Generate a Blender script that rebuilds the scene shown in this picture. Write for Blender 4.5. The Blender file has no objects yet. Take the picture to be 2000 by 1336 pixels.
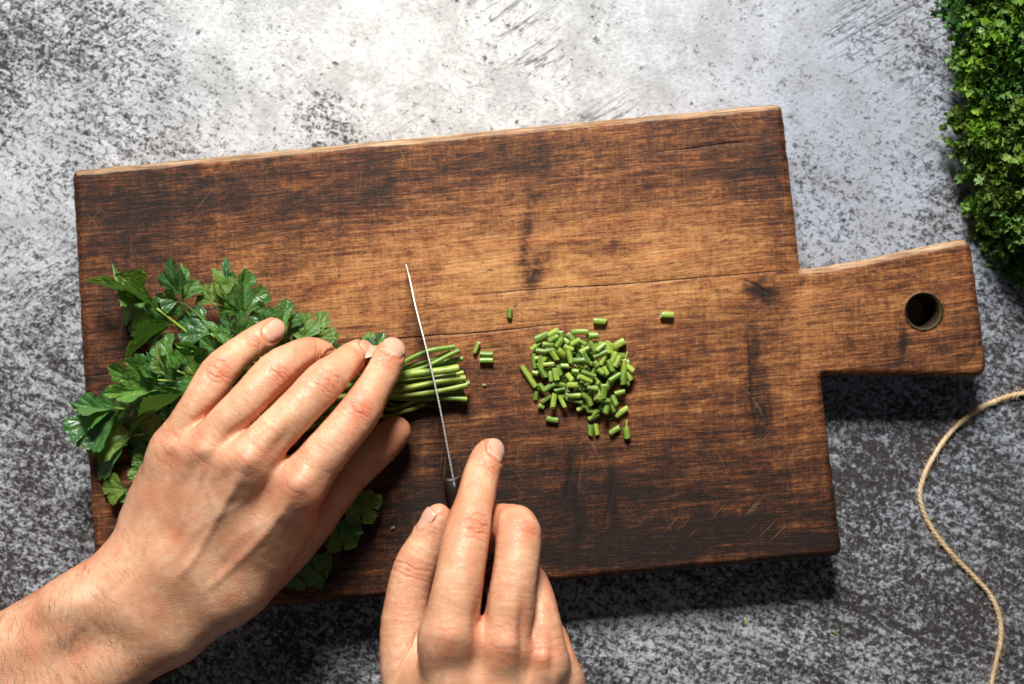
import bpy, math, random
import numpy as np
from mathutils import Vector, Matrix
from mathutils.bvhtree import BVHTree
from mathutils.geometry import delaunay_2d_cdt

# ------------------------------------------------------------------ camera, light, exposure
SC = bpy.context.scene
COL = SC.collection
TOPZ = 30.0            # board top above the table, mm
DIST = 780.0           # lens to board top, mm
FOC = 50.0
cam = bpy.data.cameras.new("camera")
cam_o = bpy.data.objects.new("camera", cam)
COL.objects.link(cam_o)
cam.lens = FOC
cam.sensor_width = 36.0
cam.clip_start = 0.02
cam.clip_end = 20.0
cam_o.location = (0, 0, (DIST + TOPZ) / 1000)
cam_o.rotation_euler = (0, 0, 0)
cam.dof.use_dof = True
cam.dof.focus_distance = (DIST - 36) / 1000
cam.dof.aperture_fstop = 4.6
SC.camera = cam_o

world = bpy.data.worlds.new("World")
SC.world = world
world.use_nodes = True
world.node_tree.nodes["Background"].inputs[0].default_value = (0.86, 0.93, 1.0, 1)
world.node_tree.nodes["Background"].inputs[1].default_value = 0.075

win = bpy.data.lights.new("window_light", 'AREA')
win.shape = 'RECTANGLE'
win.size = 0.44
win.size_y = 0.38
win.energy = 58.0
win.color = (1.0, 0.965, 0.91)
win_o = bpy.data.objects.new("window_light", win)
COL.objects.link(win_o)
win_o.location = (-0.12, 1.22, 1.10)
win_o.rotation_euler = (Vector((0.0, 0.0, 0.03)) - Vector(win_o.location)).to_track_quat('-Z', 'Y').to_euler()

SC.view_settings.view_transform = 'Standard'
SC.view_settings.look = 'None'
SC.view_settings.exposure = 0.0
SC.view_settings.gamma = 1.0
SC.render.engine = 'CYCLES'
SC.cycles.max_bounces = 6
SC.cycles.use_denoising = True

# ------------------------------------------------------------------ helpers
K = 36.0 / FOC / 2000.0
rng = np.random.default_rng(7)
random.seed(7)


def W(px, py, h=0.0):
    """picture position at a height (mm above the board top) -> world mm"""
    d = DIST - h
    return np.array([(px - 1000.0) * K * d, -(py - 668.0) * K * d, TOPZ + h])


def toPX(P):
    d = DIST + TOPZ - P[:, 2]
    return P[:, 0] / (K * d) + 1000.0, 668.0 - P[:, 1] / (K * d)


_lat = np.random.default_rng(3).random((256, 256)).astype(np.float32)


def vnoise(x, y):
    xi = np.floor(x).astype(int); yi = np.floor(y).astype(int)
    fx = x - xi; fy = y - yi
    fx = fx * fx * (3 - 2 * fx); fy = fy * fy * (3 - 2 * fy)
    a = _lat[xi & 255, yi & 255]; b = _lat[(xi + 1) & 255, yi & 255]
    c = _lat[xi & 255, (yi + 1) & 255]; d = _lat[(xi + 1) & 255, (yi + 1) & 255]
    return (a + (b - a) * fx) * (1 - fy) + (c + (d - c) * fx) * fy


def fbm(x, y, o=4):
    s = 0; a = 0.5; t = 0
    for i in range(o):
        s = s + a * vnoise(x * 2 ** i + 17.3 * i, y * 2 ** i + 5.1 * i); t += a; a *= 0.5
    return s / t


def sstep(a, b, x):
    t = np.clip((x - a) / (b - a), 0, 1)
    return t * t * (3 - 2 * t)


def mesh_from(name, V, F, smooth=True):
    """V in metres; F an (n,k) array or a list of index tuples"""
    me = bpy.data.meshes.new(name)
    if isinstance(F, np.ndarray):
        n, k = F.shape
        me.vertices.add(len(V))
        me.vertices.foreach_set("co", np.asarray(V, dtype=np.float32).ravel())
        me.loops.add(n * k)
        me.loops.foreach_set("vertex_index", F.astype(np.int32).ravel())
        me.polygons.add(n)
        me.polygons.foreach_set("loop_start", np.arange(0, n * k, k, dtype=np.int32))
        me.update(calc_edges=True)
        me.validate()
    else:
        me.from_pydata([tuple(map(float, v)) for v in V], [], F)
        me.update()
    if smooth:
        me.polygons.foreach_set("use_smooth", np.ones(len(me.polygons), dtype=bool))
    return me


def fattr(me, name, vals):
    a = me.attributes.new(name, 'FLOAT', 'POINT')
    a.data.foreach_set("value", np.asarray(vals, dtype=np.float32).ravel())


def vattr(me, name, vals):
    a = me.attributes.new(name, 'FLOAT_VECTOR', 'POINT')
    a.data.foreach_set("vector", np.asarray(vals, dtype=np.float32).ravel())


def obj(name, me, mat=None, parent=None, label=None, cat=None, group=None, kind=None):
    o = bpy.data.objects.new(name, me)
    COL.objects.link(o)
    if mat is not None and me is not None and not me.materials:
        me.materials.append(mat)
    if parent is not None:
        o.parent = parent
    if label: o["label"] = label
    if cat: o["category"] = cat
    if group: o["group"] = group
    if kind: o["kind"] = kind
    return o


def tube(P, R, n=10, cap=True, squash=None):
    """swept tube through points P (mm) with radii R -> V, F"""
    P = np.asarray(P, float); m = len(P)
    R = np.broadcast_to(np.asarray(R, float), (m,))
    T = np.gradient(P, axis=0)
    T /= np.linalg.norm(T, axis=1)[:, None] + 1e-12
    u = np.cross(T[0], [0.13, 0.21, 0.97]); u /= np.linalg.norm(u)
    V = []
    for i in range(m):
        u = u - T[i] * u.dot(T[i]); u /= np.linalg.norm(u)
        w = np.cross(T[i], u)
        a = np.arange(n) * 2 * math.pi / n
        V.append(P[i] + R[i] * (np.cos(a)[:, None] * u + np.sin(a)[:, None] * w))
    V = np.concatenate(V)
    F = []
    for i in range(m - 1):
        for j in range(n):
            F.append((i * n + j, i * n + (j + 1) % n, (i + 1) * n + (j + 1) % n, (i + 1) * n + j))
    if cap:
        F.append(tuple(range(n))[::-1]); F.append(tuple(range((m - 1) * n, m * n)))
    return V, F


def spline(P, n):
    """Catmull-Rom through P, n samples per span (any dimension)"""
    P = np.asarray(P, float)
    Q = np.vstack([2 * P[0] - P[1], P, 2 * P[-1] - P[-2]])
    out = []
    for i in range(1, len(Q) - 2):
        for t in np.linspace(0, 1, n, endpoint=False):
            a, b, c, d = Q[i - 1], Q[i], Q[i + 1], Q[i + 2]
            out.append(0.5 * (2 * b + (c - a) * t + (2 * a - 5 * b + 4 * c - d) * t * t + (3 * b - a - 3 * c + d) * t ** 3))
    out.append(P[-1])
    return np.array(out)


# ---- node helpers
class N:
    def __init__(self, name):
        self.m = bpy.data.materials.new(name)
        self.m.use_nodes = True
        self.t = self.m.node_tree
        self.b = self.t.nodes["Principled BSDF"]
        self.out = self.t.nodes["Material Output"]

    def new(self, typ, **kw):
        n = self.t.nodes.new(typ)
        for k, v in kw.items():
            setattr(n, k, v)
        return n

    def link(self, a, b):
        self.t.links.new(a, b)

    def _in(self, sock, v):
        if hasattr(v, "is_output") or isinstance(v, bpy.types.NodeSocket):
            self.link(v, sock)
        else:
            sock.default_value = v

    def attr(self, name, vec=False):
        n = self.new('ShaderNodeAttribute', attribute_name=name)
        return n.outputs['Vector'] if vec else n.outputs['Fac']

    def pos(self):
        return self.new('ShaderNodeNewGeometry').outputs['Position']

    def objco(self):
        return self.new('ShaderNodeTexCoord').outputs['Object']

    def vmul(self, v, s, off=(0, 0, 0)):
        n = self.new('ShaderNodeMapping')
        self.link(v, n.inputs['Vector'])
        n.inputs['Scale'].default_value = s
        n.inputs['Location'].default_value = off
        return n.outputs['Vector']

    def rot(self, v, ang, s):
        n = self.new('ShaderNodeMapping')
        self.link(v, n.inputs['Vector'])
        n.inputs['Rotation'].default_value = (0, 0, ang)
        m = self.new('ShaderNodeMapping')
        self.link(n.outputs['Vector'], m.inputs['Vector'])
        m.inputs['Scale'].default_value = s
        return m.outputs['Vector']

    def noise(self, v, scale, detail=3.0, rough=0.55, dist=0.0):
        n = self.new('ShaderNodeTexNoise')
        if v is not None: self.link(v, n.inputs['Vector'])
        n.inputs['Scale'].default_value = scale
        n.inputs['Detail'].default_value = detail
        n.inputs['Roughness'].default_value = rough
        n.inputs['Distortion'].default_value = dist
        return n.outputs['Fac']

    def vor(self, v, scale, feature='F1', out='Distance'):
        n = self.new('ShaderNodeTexVoronoi', feature=feature)
        self.link(v, n.inputs['Vector'])
        n.inputs['Scale'].default_value = scale
        return n.outputs[out]

    def math(self, op, a, b=0.0, c=0.0, clamp=False):
        n = self.new('ShaderNodeMath', operation=op, use_clamp=clamp)
        self._in(n.inputs[0], a); self._in(n.inputs[1], b); self._in(n.inputs[2], c)
        return n.outputs[0]

    def ss(self, x, a, b, lo=0.0, hi=1.0):
        n = self.new('ShaderNodeMapRange', interpolation_type='SMOOTHSTEP')
        self._in(n.inputs['Value'], x)
        self._in(n.inputs['From Min'], a); self._in(n.inputs['From Max'], b)
        self._in(n.inputs['To Min'], lo); self._in(n.inputs['To Max'], hi)
        return n.outputs[0]

    def mix(self, f, a, b, blend='MIX'):
        n = self.new('ShaderNodeMix', data_type='RGBA', blend_type=blend)
        self._in(n.inputs[0], f)
        for s, v in ((n.inputs[6], a), (n.inputs[7], b)):
            if isinstance(v, tuple) and len(v) == 3: v = (*v, 1)
            self._in(s, v)
        return n.outputs[2]

    def ramp(self, f, stops):
        n = self.new('ShaderNodeValToRGB')
        self.link(f, n.inputs[0])
        el = n.color_ramp.elements
        while len(el) < len(stops): el.new(0.5)
        for e, (p, c) in zip(el, stops):
            e.position = p; e.color = (*c, 1)
        return n.outputs[0]

    def bump(self, h, strength, dist, normal=None):
        n = self.new('ShaderNodeBump')
        self.link(h, n.inputs['Height'])
        n.inputs['Strength'].default_value = strength
        n.inputs['Distance'].default_value = dist
        if normal is not None: self.link(normal, n.inputs['Normal'])
        return n.outputs[0]

    def set(self, **kw):
        for k, v in kw.items():
            self._in(self.b.inputs[k.replace('_', ' ')], v)
        return self

    def rnd(self):
        return self.new('ShaderNodeObjectInfo').outputs['Random']


# ------------------------------------------------------------------ materials
def mat_table():
    s = N("plaster")
    p = s.pos()
    wash = s.attr("wash"); cool = s.attr("cool")
    big = s.noise(p, 16, 5, 0.62)
    n1 = s.noise(p, 300, 5, 0.66, 0.6)
    n2 = s.noise(s.vmul(p, (1, 1, 1), (3.1, 1.7, 0)), 640, 3, 0.64, 0.3)
    n3 = s.noise(s.rot(p, 0.42, (34, 190, 1)), 1.0, 6, 0.68, 1.3)
    v = s.math('MULTIPLY_ADD', n1, 0.46, s.math('MULTIPLY_ADD', n2, 0.28, s.math('MULTIPLY', n3, 0.26)))
    # how much of the pale wash covers the dark ground
    thr = s.math('MULTIPLY_ADD', s.math('ADD', wash, s.math('MULTIPLY', s.math('SUBTRACT', big, 0.5), 0.9)), -0.235, 0.585)
    cov = s.ss(s.math('SUBTRACT', v, thr), -0.050, 0.070)
    pit_v = s.vor(s.vmul(p, (1, 1, 1), (0.3, 0.9, 0)), 88)
    pitgate = s.ss(s.noise(p, 60, 1, 0.5), 0.50, 0.58)
    pit = s.math('MULTIPLY', s.ss(s.math('ADD', pit_v, s.math('MULTIPLY', s.math('SUBTRACT', n2, 0.5), 0.55)), 0.17, 0.06), pitgate)
    cov = s.math('MULTIPLY', cov, s.math('MULTIPLY_ADD', pit, -0.85, 1.0))
    # trowel lines
    ln = s.noise(s.rot(p, -0.55, (9, 110, 1)), 1.0, 4, 0.6, 1.0)
    line = s.math('MULTIPLY', s.ss(s.math('ABSOLUTE', s.math('SUBTRACT', ln, 0.5)), 0.018, 0.0),
                  s.ss(s.noise(p, 9, 2, 0.5), 0.48, 0.60))
    cov = s.math('MULTIPLY', cov, s.math('MULTIPLY_ADD', line, -0.75, 1.0))
    tone = s.noise(p, 38, 5, 0.65)
    grit = s.noise(s.vmul(p, (1, 1, 1), (8, 2, 0)), 330, 3, 0.65, 0.4)
    pale = s.mix(cool, (0.69, 0.69, 0.68), (0.34, 0.385, 0.475))
    pale = s.mix(s.ss(tone, 0.34, 0.62, 0.52, 0.0), pale, (0.24, 0.24, 0.24))
    pale = s.mix(s.ss(grit, 0.36, 0.60, 0.42, 0.0), pale, (0.27, 0.275, 0.29))
    dark = s.mix(tone, (0.014, 0.011, 0.011), (0.048, 0.040, 0.040))
    dark = s.mix(s.ss(grit, 0.48, 0.70, 0.0, 0.35), dark, (0.13, 0.13, 0.14))
    col = s.mix(cov, dark, pale)
    s.set(Base_Color=col, Roughness=0.72)
    s.b.inputs['Specular IOR Level'].default_value = 0.25
    s.set(Normal=s.bump(s.math('ADD', cov, s.math('MULTIPLY', n2, 0.8)), 0.60, 0.0012))
    return s.m


def mat_wood():
    s = N("oiled_old_wood")
    g = s.attr("grain", True)        # x along the grain, y across (metres)
    stain = s.attr("stain"); pale = s.attr("pale"); crack = s.attr("crack"); edge = s.attr("edge"); rim = s.attr("rim")
    f1 = s.noise(s.vmul(g, (15, 170, 60)), 1.0, 5, 0.65, 0.5)       # broad bands
    f2 = s.noise(s.vmul(g, (30, 820, 200), (4, 1, 0)), 1.0, 4, 0.72, 0.3)   # fibres
    f3 = s.noise(s.vmul(g, (95, 520, 100), (1, 7, 0)), 1.0, 5, 0.72, 0.7)  # dashes
    sw = s.noise(s.rot(g, 0.05, (420, 30, 30)), 1.0, 4, 0.7, 0.4)    # cross marks of the saw
    sw2 = s.noise(s.rot(g, -0.03, (1500, 110, 30)), 1.0, 3, 0.7, 0.3)
    blot = s.noise(g, 20, 6, 0.66, 0.5)
    blot2 = s.noise(s.vmul(g, (75, 120, 60), (2, 2, 0)), 1.0, 6, 0.72, 0.8)
    gritn = s.noise(s.vmul(g, (420, 900, 300), (6, 2, 0)), 1.0, 3, 0.7, 0.4)
    v = s.math('MULTIPLY_ADD', f1, 0.34, s.math('MULTIPLY_ADD', f2, 0.58, s.math('MULTIPLY', f3, 0.40)))
    v = s.math('SUBTRACT', v, 0.203)
    for n_, w_ in ((sw, 0.17), (sw2, 0.20), (blot, 0.36), (blot2, 0.40), (gritn, 0.30)):
        v = s.math('ADD', v, s.math('MULTIPLY', s.math('SUBTRACT', n_, 0.5), w_))
    v = s.math('ADD', v, s.math('MULTIPLY', pale, 0.21))
    v = s.math('SUBTRACT', v, s.math('MULTIPLY', stain, 0.29))
    col = s.ramp(v, [(0.26, (0.014, 0.007, 0.005)), (0.38, (0.066, 0.022, 0.009)), (0.49, (0.172, 0.060, 0.019)),
                     (0.61, (0.345, 0.148, 0.048)), (0.80, (0.570, 0.290, 0.108))])
    # reddish fibres
    red = s.noise(s.vmul(g, (16, 160, 60), (9, 3, 0)), 1.0, 2, 0.5)
    col = s.mix(s.ss(red, 0.52, 0.70, 0.0, 0.20), col, s.mix(1.0, col, (1.25, 0.72, 0.50), 'MULTIPLY'))
    # fine dark pores, short along the grain
    pore = s.noise(s.vmul(g, (110, 1500, 200), (2, 5, 0)), 1.0, 1, 0.5)
    col = s.mix(s.ss(pore, 0.63, 0.72, 0.0, 0.55), col, (0.020, 0.009, 0.005))
    # knife scratches in a few directions
    scr = None
    for ang, off in ((0.95, 0.0), (1.25, 3.0), (-0.75, 6.0), (1.75, 9.0)):
        q = s.rot(g, ang, (1, 1, 1))
        q = s.vmul(q, (22, 900, 1), (off, off, off))
        n = s.noise(q, 1.0, 1, 0.4)
        gate = s.ss(s.noise(s.vmul(g, (1, 1, 1), (off, 1, off)), 34, 2, 0.5), 0.50, 0.66)
        k = s.math('MULTIPLY', s.ss(n, 0.66, 0.74), gate)
        scr = k if scr is None else s.math('MAXIMUM', scr, k)
    fl = s.noise(s.vmul(g, (150, 380, 100), (3, 8, 0)), 1.0, 3, 0.6, 0.4)
    col = s.mix(s.ss(fl, 0.64, 0.70, 0.0, 0.75), col, (0.030, 0.014, 0.008))
    col = s.mix(s.math('MULTIPLY', scr, 0.22), col, (0.44, 0.26, 0.13))
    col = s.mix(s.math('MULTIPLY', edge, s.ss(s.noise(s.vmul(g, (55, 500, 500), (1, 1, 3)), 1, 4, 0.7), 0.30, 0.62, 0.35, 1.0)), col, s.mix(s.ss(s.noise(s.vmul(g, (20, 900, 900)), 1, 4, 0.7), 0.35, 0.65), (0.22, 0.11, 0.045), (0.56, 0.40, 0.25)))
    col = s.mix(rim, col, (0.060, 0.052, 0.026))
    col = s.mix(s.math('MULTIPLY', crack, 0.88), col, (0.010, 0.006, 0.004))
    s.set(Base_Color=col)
    s.set(Roughness=s.ss(v, 0.3, 0.75, 0.62, 0.50))
    s.b.inputs['Specular IOR Level'].default_value = 0.28
    h = s.math('ADD', s.math('MULTIPLY', f2, 0.6), s.math('MULTIPLY_ADD', pore, -0.5, s.math('MULTIPLY', f3, 0.5)))
    h = s.math('SUBTRACT', h, s.math('MULTIPLY', scr, 0.4))
    s.set(Normal=s.bump(s.math('ADD', h, s.math('MULTIPLY', gritn, 0.5)), 0.5, 0.0006))
    return s.m


def mat_skin():
    s = N("skin")
    p = s.objco()
    red = s.attr("red"); vein = s.attr("vein"); lite = s.attr("lite")
    n1 = s.noise(p, 55, 4, 0.6); n2 = s.noise(p, 260, 3, 0.6); n3 = s.noise(p, 900, 2, 0.6)
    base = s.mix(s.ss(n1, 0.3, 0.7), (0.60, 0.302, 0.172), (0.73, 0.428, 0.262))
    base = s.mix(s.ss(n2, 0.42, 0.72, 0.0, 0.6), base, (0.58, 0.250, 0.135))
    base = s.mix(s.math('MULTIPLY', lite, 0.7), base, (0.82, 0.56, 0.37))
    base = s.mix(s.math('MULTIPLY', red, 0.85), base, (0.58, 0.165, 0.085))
    base = s.mix(s.math('MULTIPLY', vein, 0.40), base, (0.40, 0.29, 0.24))
    freck = s.math('MULTIPLY', s.ss(s.vor(p, 62), 0.115, 0.06), s.ss(s.noise(p, 33, 1), 0.55, 0.62))
    base = s.mix(s.math('MULTIPLY', freck, 0.42), base, (0.36, 0.12, 0.07))
    s.set(Base_Color=base)
    s.set(Roughness=s.ss(n2, 0.3, 0.7, 0.38, 0.50))
    s.b.inputs['Specular IOR Level'].default_value = 0.5
    s.b.inputs['Subsurface Weight'].default_value = 0.14
    s.b.inputs['Subsurface Radius'].default_value = (1.0, 0.32, 0.16)
    s.b.inputs['Subsurface Scale'].default_value = 0.0032
    cr = s.vor(s.vmul(p, (1, 1, 1)), 760, 'DISTANCE_TO_EDGE')
    cr2 = s.vor(s.rot(p, 0.7, (1.0, 2.3, 1.0)), 330, 'DISTANCE_TO_EDGE')
    h = s.math('ADD', s.math('MULTIPLY', s.ss(cr, 0.0, 0.22), 0.35), s.math('MULTIPLY', s.ss(cr2, 0.0, 0.10), 0.5))
    h = s.math('ADD', h, s.math('MULTIPLY', n3, 0.5))
    s.set(Normal=s.bump(h, 0.42, 0.00028))
    return s.m


def mat_nail():
    s = N("fingernail")
    t = s.attr("along")
    col = s.mix(s.ss(t, 0.93, 0.99), (0.67, 0.365, 0.260), (0.56, 0.31, 0.22))
    col = s.mix(s.ss(t, 0.24, 0.08), col, (0.72, 0.47, 0.36))
    s.set(Base_Color=col, Roughness=0.26)
    s.b.inputs['Subsurface Weight'].default_value = 0.15
    s.b.inputs['Subsurface Radius'].default_value = (1.0, 0.4, 0.25)
    s.b.inputs['Subsurface Scale'].default_value = 0.002
    return s.m


def mat_simple(name, col, rough=0.5, metal=0.0):
    s = N(name)
    s.set(Base_Color=(*col, 1), Roughness=rough, Metallic=metal)
    return s


def mat_leaf(name="parsley_leaf", a=(0.030, 0.130, 0.022), b=(0.100, 0.250, 0.030)):
    s = N(name)
    vein = s.attr("vein"); r = s.rnd(); p = s.objco()
    n = s.noise(p, 5, 3, 0.6)
    col = s.mix(s.ss(r, 0.0, 1.0), a, b)
    r2 = s.math('FRACT', s.math('MULTIPLY', r, 7.31))
    col = s.mix(s.ss(r2, 0.62, 0.80, 0.0, 0.75), col, (0.120, 0.175, 0.012))
    col = s.mix(s.ss(r2, 0.30, 0.12, 0.0, 0.75), col, (0.020, 0.105, 0.045))
    col = s.mix(s.ss(n, 0.35, 0.7, 0.0, 0.35), col, (0.085, 0.20, 0.022))
    col = s.mix(s.math('MULTIPLY', vein, 0.40), col, (0.16, 0.30, 0.06))
    back = s.new('ShaderNodeNewGeometry').outputs['Backfacing']
    col = s.mix(s.math('MULTIPLY', back, 0.5), col, (0.12, 0.24, 0.07))
    spot = s.math('MULTIPLY', s.ss(s.vor(s.vmul(p, (1, 1, 0)), 7.0), 0.17, 0.10), s.ss(r, 0.88, 0.90))
    col = s.mix(spot, col, (0.55, 0.38, 0.10))
    s.set(Base_Color=col, Roughness=s.ss(r2, 0.15, 0.55, 0.36, 0.54))
    s.b.inputs['Specular IOR Level'].default_value = 0.65
    hh = s.math('ADD', s.math('MULTIPLY', vein, -0.9), s.noise(p, 16, 2, 0.5))
    s.set(Normal=s.bump(hh, 0.22, 0.02))
    tr = s.new('ShaderNodeBsdfTranslucent')
    s.link(s.mix(0.5, col, (0.14, 0.34, 0.02)), tr.inputs['Color'])
    mx = s.new('ShaderNodeMixShader')
    mx.inputs[0].default_value = 0.26
    s.link(s.b.outputs[0], mx.inputs[1]); s.link(tr.outputs[0], mx.inputs[2])
    s.link(mx.outputs[0], s.out.inputs['Surface'])
    return s.m


def mat_stem():
    s = N("parsley_stem")
    cut = s.attr("cut"); r = s.rnd(); p = s.objco()
    st = s.attr("rib")
    col = s.mix(r, (0.100, 0.205, 0.018), (0.36, 0.48, 0.070))
    r3 = s.math('FRACT', s.math('MULTIPLY', r, 5.77))
    col = s.mix(s.ss(r3, 0.70, 0.95, 0.0, 0.7), col, (0.30, 0.36, 0.035))
    col = s.mix(s.ss(r3, 0.30, 0.05, 0.0, 0.7), col, (0.075, 0.175, 0.030))
    col = s.mix(s.math('MULTIPLY', st, 0.50), col, (0.32, 0.46, 0.13))
    col = s.mix(s.ss(s.noise(p, 160, 3, 0.6), 0.45, 0.7, 0, 0.5), col, (0.11, 0.19, 0.02))
    col = s.mix(cut, col, (0.50, 0.58, 0.26))
    s.set(Base_Color=col, Roughness=0.36)
    s.b.inputs['Subsurface Weight'].default_value = 0.12
    s.b.inputs['Subsurface Radius'].default_value = (0.5, 1.0, 0.2)
    s.b.inputs['Subsurface Scale'].default_value = 0.001
    return s.m


def mat_twine():
    s = N("jute_twine")
    p = s.attr("along", True)
    n = s.noise(s.vmul(p, (90, 900, 900)), 1.0, 3, 0.6)
    b = s.noise(s.vmul(p, (14, 0, 0)), 1.0, 2, 0.5)
    col = s.mix(s.ss(n, 0.3, 0.7), (0.36, 0.22, 0.105), (0.72, 0.54, 0.33))
    col = s.mix(s.ss(b, 0.35, 0.65, 0.0, 0.5), col, (0.78, 0.64, 0.44))
    s.set(Base_Color=col, Roughness=0.85)
    s.set(Normal=s.bump(n, 0.5, 0.0005))
    return s.m


M_TABLE = mat_table(); M_WOOD = mat_wood(); M_SKIN = mat_skin(); M_NAIL = mat_nail()
M_LEAF = mat_leaf(); M_STEM = mat_stem(); M_TWINE = mat_twine()
M_CURLY = mat_leaf("curly_parsley_leaf", (0.040, 0.120, 0.006), (0.185, 0.350, 0.014))
_s = mat_simple("ground_steel", (0.34, 0.345, 0.32), 0.5, 1.0)
_s.set(Normal=_s.bump(_s.noise(_s.vmul(_s.objco(), (900, 900, 900)), 1.0, 3, 0.6), 0.5, 0.0004)); M_STEEL = _s.m
_s = mat_simple("dark_handle_wood", (0.022, 0.012, 0.009), 0.42)
_s.set(Base_Color=_s.mix(_s.noise(_s.vmul(_s.objco(), (60, 900, 900)), 1.0, 3, 0.6), (0.005, 0.003, 0.003), (0.016, 0.008, 0.006)), Roughness=0.6, Specular_IOR_Level=0.15); M_HANDLE = _s.m
M_HAIR = mat_simple("arm_hair", (0.045, 0.024, 0.014), 0.5).m
M_BRASS = mat_simple("rivet_metal", (0.55, 0.50, 0.40), 0.35, 1.0).m


# ------------------------------------------------------------------ the table
def build_table():
    xs = np.arange(-0.62, 0.6201, 0.005); ys = np.arange(-0.52, 0.5201, 0.005)
    X, Y = np.meshgrid(xs, ys, indexing='ij')
    nx, ny = X.shape
    V = np.stack([X.ravel(), Y.ravel(), np.zeros(X.size)], 1)
    px, py = toPX(V * 1000)
    V[:, 2] = (fbm(X.ravel() * 30, Y.ravel() * 30) - 0.5) * 0.0008
    I = np.arange(nx * ny).reshape(nx, ny)
    F = np.stack([I[:-1, :-1], I[1:, :-1], I[1:, 1:], I[:-1, 1:]], -1).reshape(-1, 4)
    # rim down and underside make it a slab
    ring = np.concatenate([I[:, 0], I[-1, 1:], I[-2::-1, -1], I[0, -2:0:-1]])
    lo = V[ring].copy(); lo[:, 2] = -0.025
    base = len(V)
    V = np.vstack([V, lo])
    k = len(ring); a = np.arange(k); b = (a + 1) % k
    side = np.stack([ring[a], base + a, base + b, ring[b]], -1)
    me = mesh_from("table", V, np.vstack([F, side]))
    wx = px + 120 * (fbm(px / 170, py / 170) - 0.5); wy = py + 120 * (fbm(px / 170 + 40, py / 170) - 0.5)
    def g(cx, cy, rx, ry):
        return np.exp(-(((wx - cx) / rx) ** 2 + ((wy - cy) / ry) ** 2))
    wash = 0.42 + 0.62 * g(760, 60, 520, 240) + 0.55 * g(1250, 90, 420, 230) + 0.22 * g(1650, 330, 240, 300) \
        + 0.25 * g(60, 380, 170, 260) + 0.1 * g(1300, 1300, 300, 90) \
        - 0.16 * g(1750, 1000, 330, 300) - 0.12 * g(60, 950, 190, 330) - 0.22 * g(60, 120, 190, 150) - 0.14 * g(1000, 1290, 900, 110) \
        - 0.30 * g(650, 220, 70, 60)
    cool = 0.55 + 0.5 * g(1700, 300, 300, 400) + 0.4 * g(1850, 800, 250, 300) - 0.6 * g(800, 80, 420, 250)
    wash = np.r_[wash, np.full(len(lo), 0.4)]; cool = np.r_[cool, np.full(len(lo), 0.5)]
    fattr(me, "wash", np.clip(wash, 0, 0.86)); fattr(me, "cool", np.clip(cool, 0, 1))
    o = obj("table", me, M_TABLE, kind="structure")
    o["label"] = "mottled grey and white plaster tabletop under everything"


build_table()


# ------------------------------------------------------------------ the cutting board
def seg_dist(px, py, poly):
    """distance (px) from points to an open polyline and the arc parameter"""
    best = np.full(px.shape, 1e9); par = np.zeros(px.shape)
    for i in range(len(poly) - 1):
        ax, ay = poly[i]; bx, by = poly[i + 1]
        dx, dy = bx - ax, by - ay
        t = np.clip(((px - ax) * dx + (py - ay) * dy) / (dx * dx + dy * dy), 0, 1)
        d = np.hypot(px - ax - t * dx, py - ay - t * dy)
        m = d < best
        best[m] = d[m]; par[m] = (i + t)[m] / (len(poly) - 1)
    return best, par


def round_poly(pts, radii):
    out = []
    n = len(pts)
    for i in range(n):
        p0 = np.array(pts[i - 1], float); p1 = np.array(pts[i], float); p2 = np.array(pts[(i + 1) % n], float)
        r = radii[i]
        u = (p0 - p1) / np.linalg.norm(p0 - p1); w = (p2 - p1) / np.linalg.norm(p2 - p1)
        for t in np.linspace(0, 1, 9):
            a = p1 + u * r * (1 - t); b = p1 + w * r * t
            out.append(a * (1 - t) + b * t)
    return np.array(out)


def resample(P, step, closed=True):
    Q = np.vstack([P, P[:1]]) if closed else P
    d = np.r_[0, np.cumsum(np.hypot(*np.diff(Q, axis=0).T))]
    n = max(3, int(d[-1] / step))
    s = np.linspace(0, d[-1], n, endpoint=not closed)
    return np.stack([np.interp(s, d, Q[:, 0]), np.interp(s, d, Q[:, 1])], 1)


CRACKS = [  # picture polylines, half width mm, depth mm
    ([(640, 672), (700, 668), (770, 662), (850, 655), (930, 650), (1010, 642), (1060, 636), (1112, 634)], 0.36, 1.1),
    ([(905, 582), (960, 573), (1040, 566), (1120, 561), (1210, 556), (1300, 548), (1400, 540), (1480, 533), (1566, 527)], 0.32, 0.9),
    ([(1260, 300), (1330, 292), (1420, 280), (1500, 276)], 0.30, 0.8),
    ([(1445, 545), (1475, 556), (1500, 575)], 0.6, 1.0),
    ([(168, 735), (240, 728), (330, 722)], 0.35, 1.0),
    ([(1460, 640), (1466, 720), (1470, 800), (1482, 872)], 0.8, 1.1),
    ([(1536, 880), (1540, 930), (1552, 990)], 0.6, 0.7),
    ([(1108, 885), (1112, 930), (1106, 985)], 0.8, 0.5),
    ([(1136, 885), (1126, 960), (1130, 1040), (1136, 1105)], 0.9, 0.5),
    ([(1186, 900), (1196, 950), (1180, 1030), (1192, 1060)], 0.8, 0.5),
]


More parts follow.
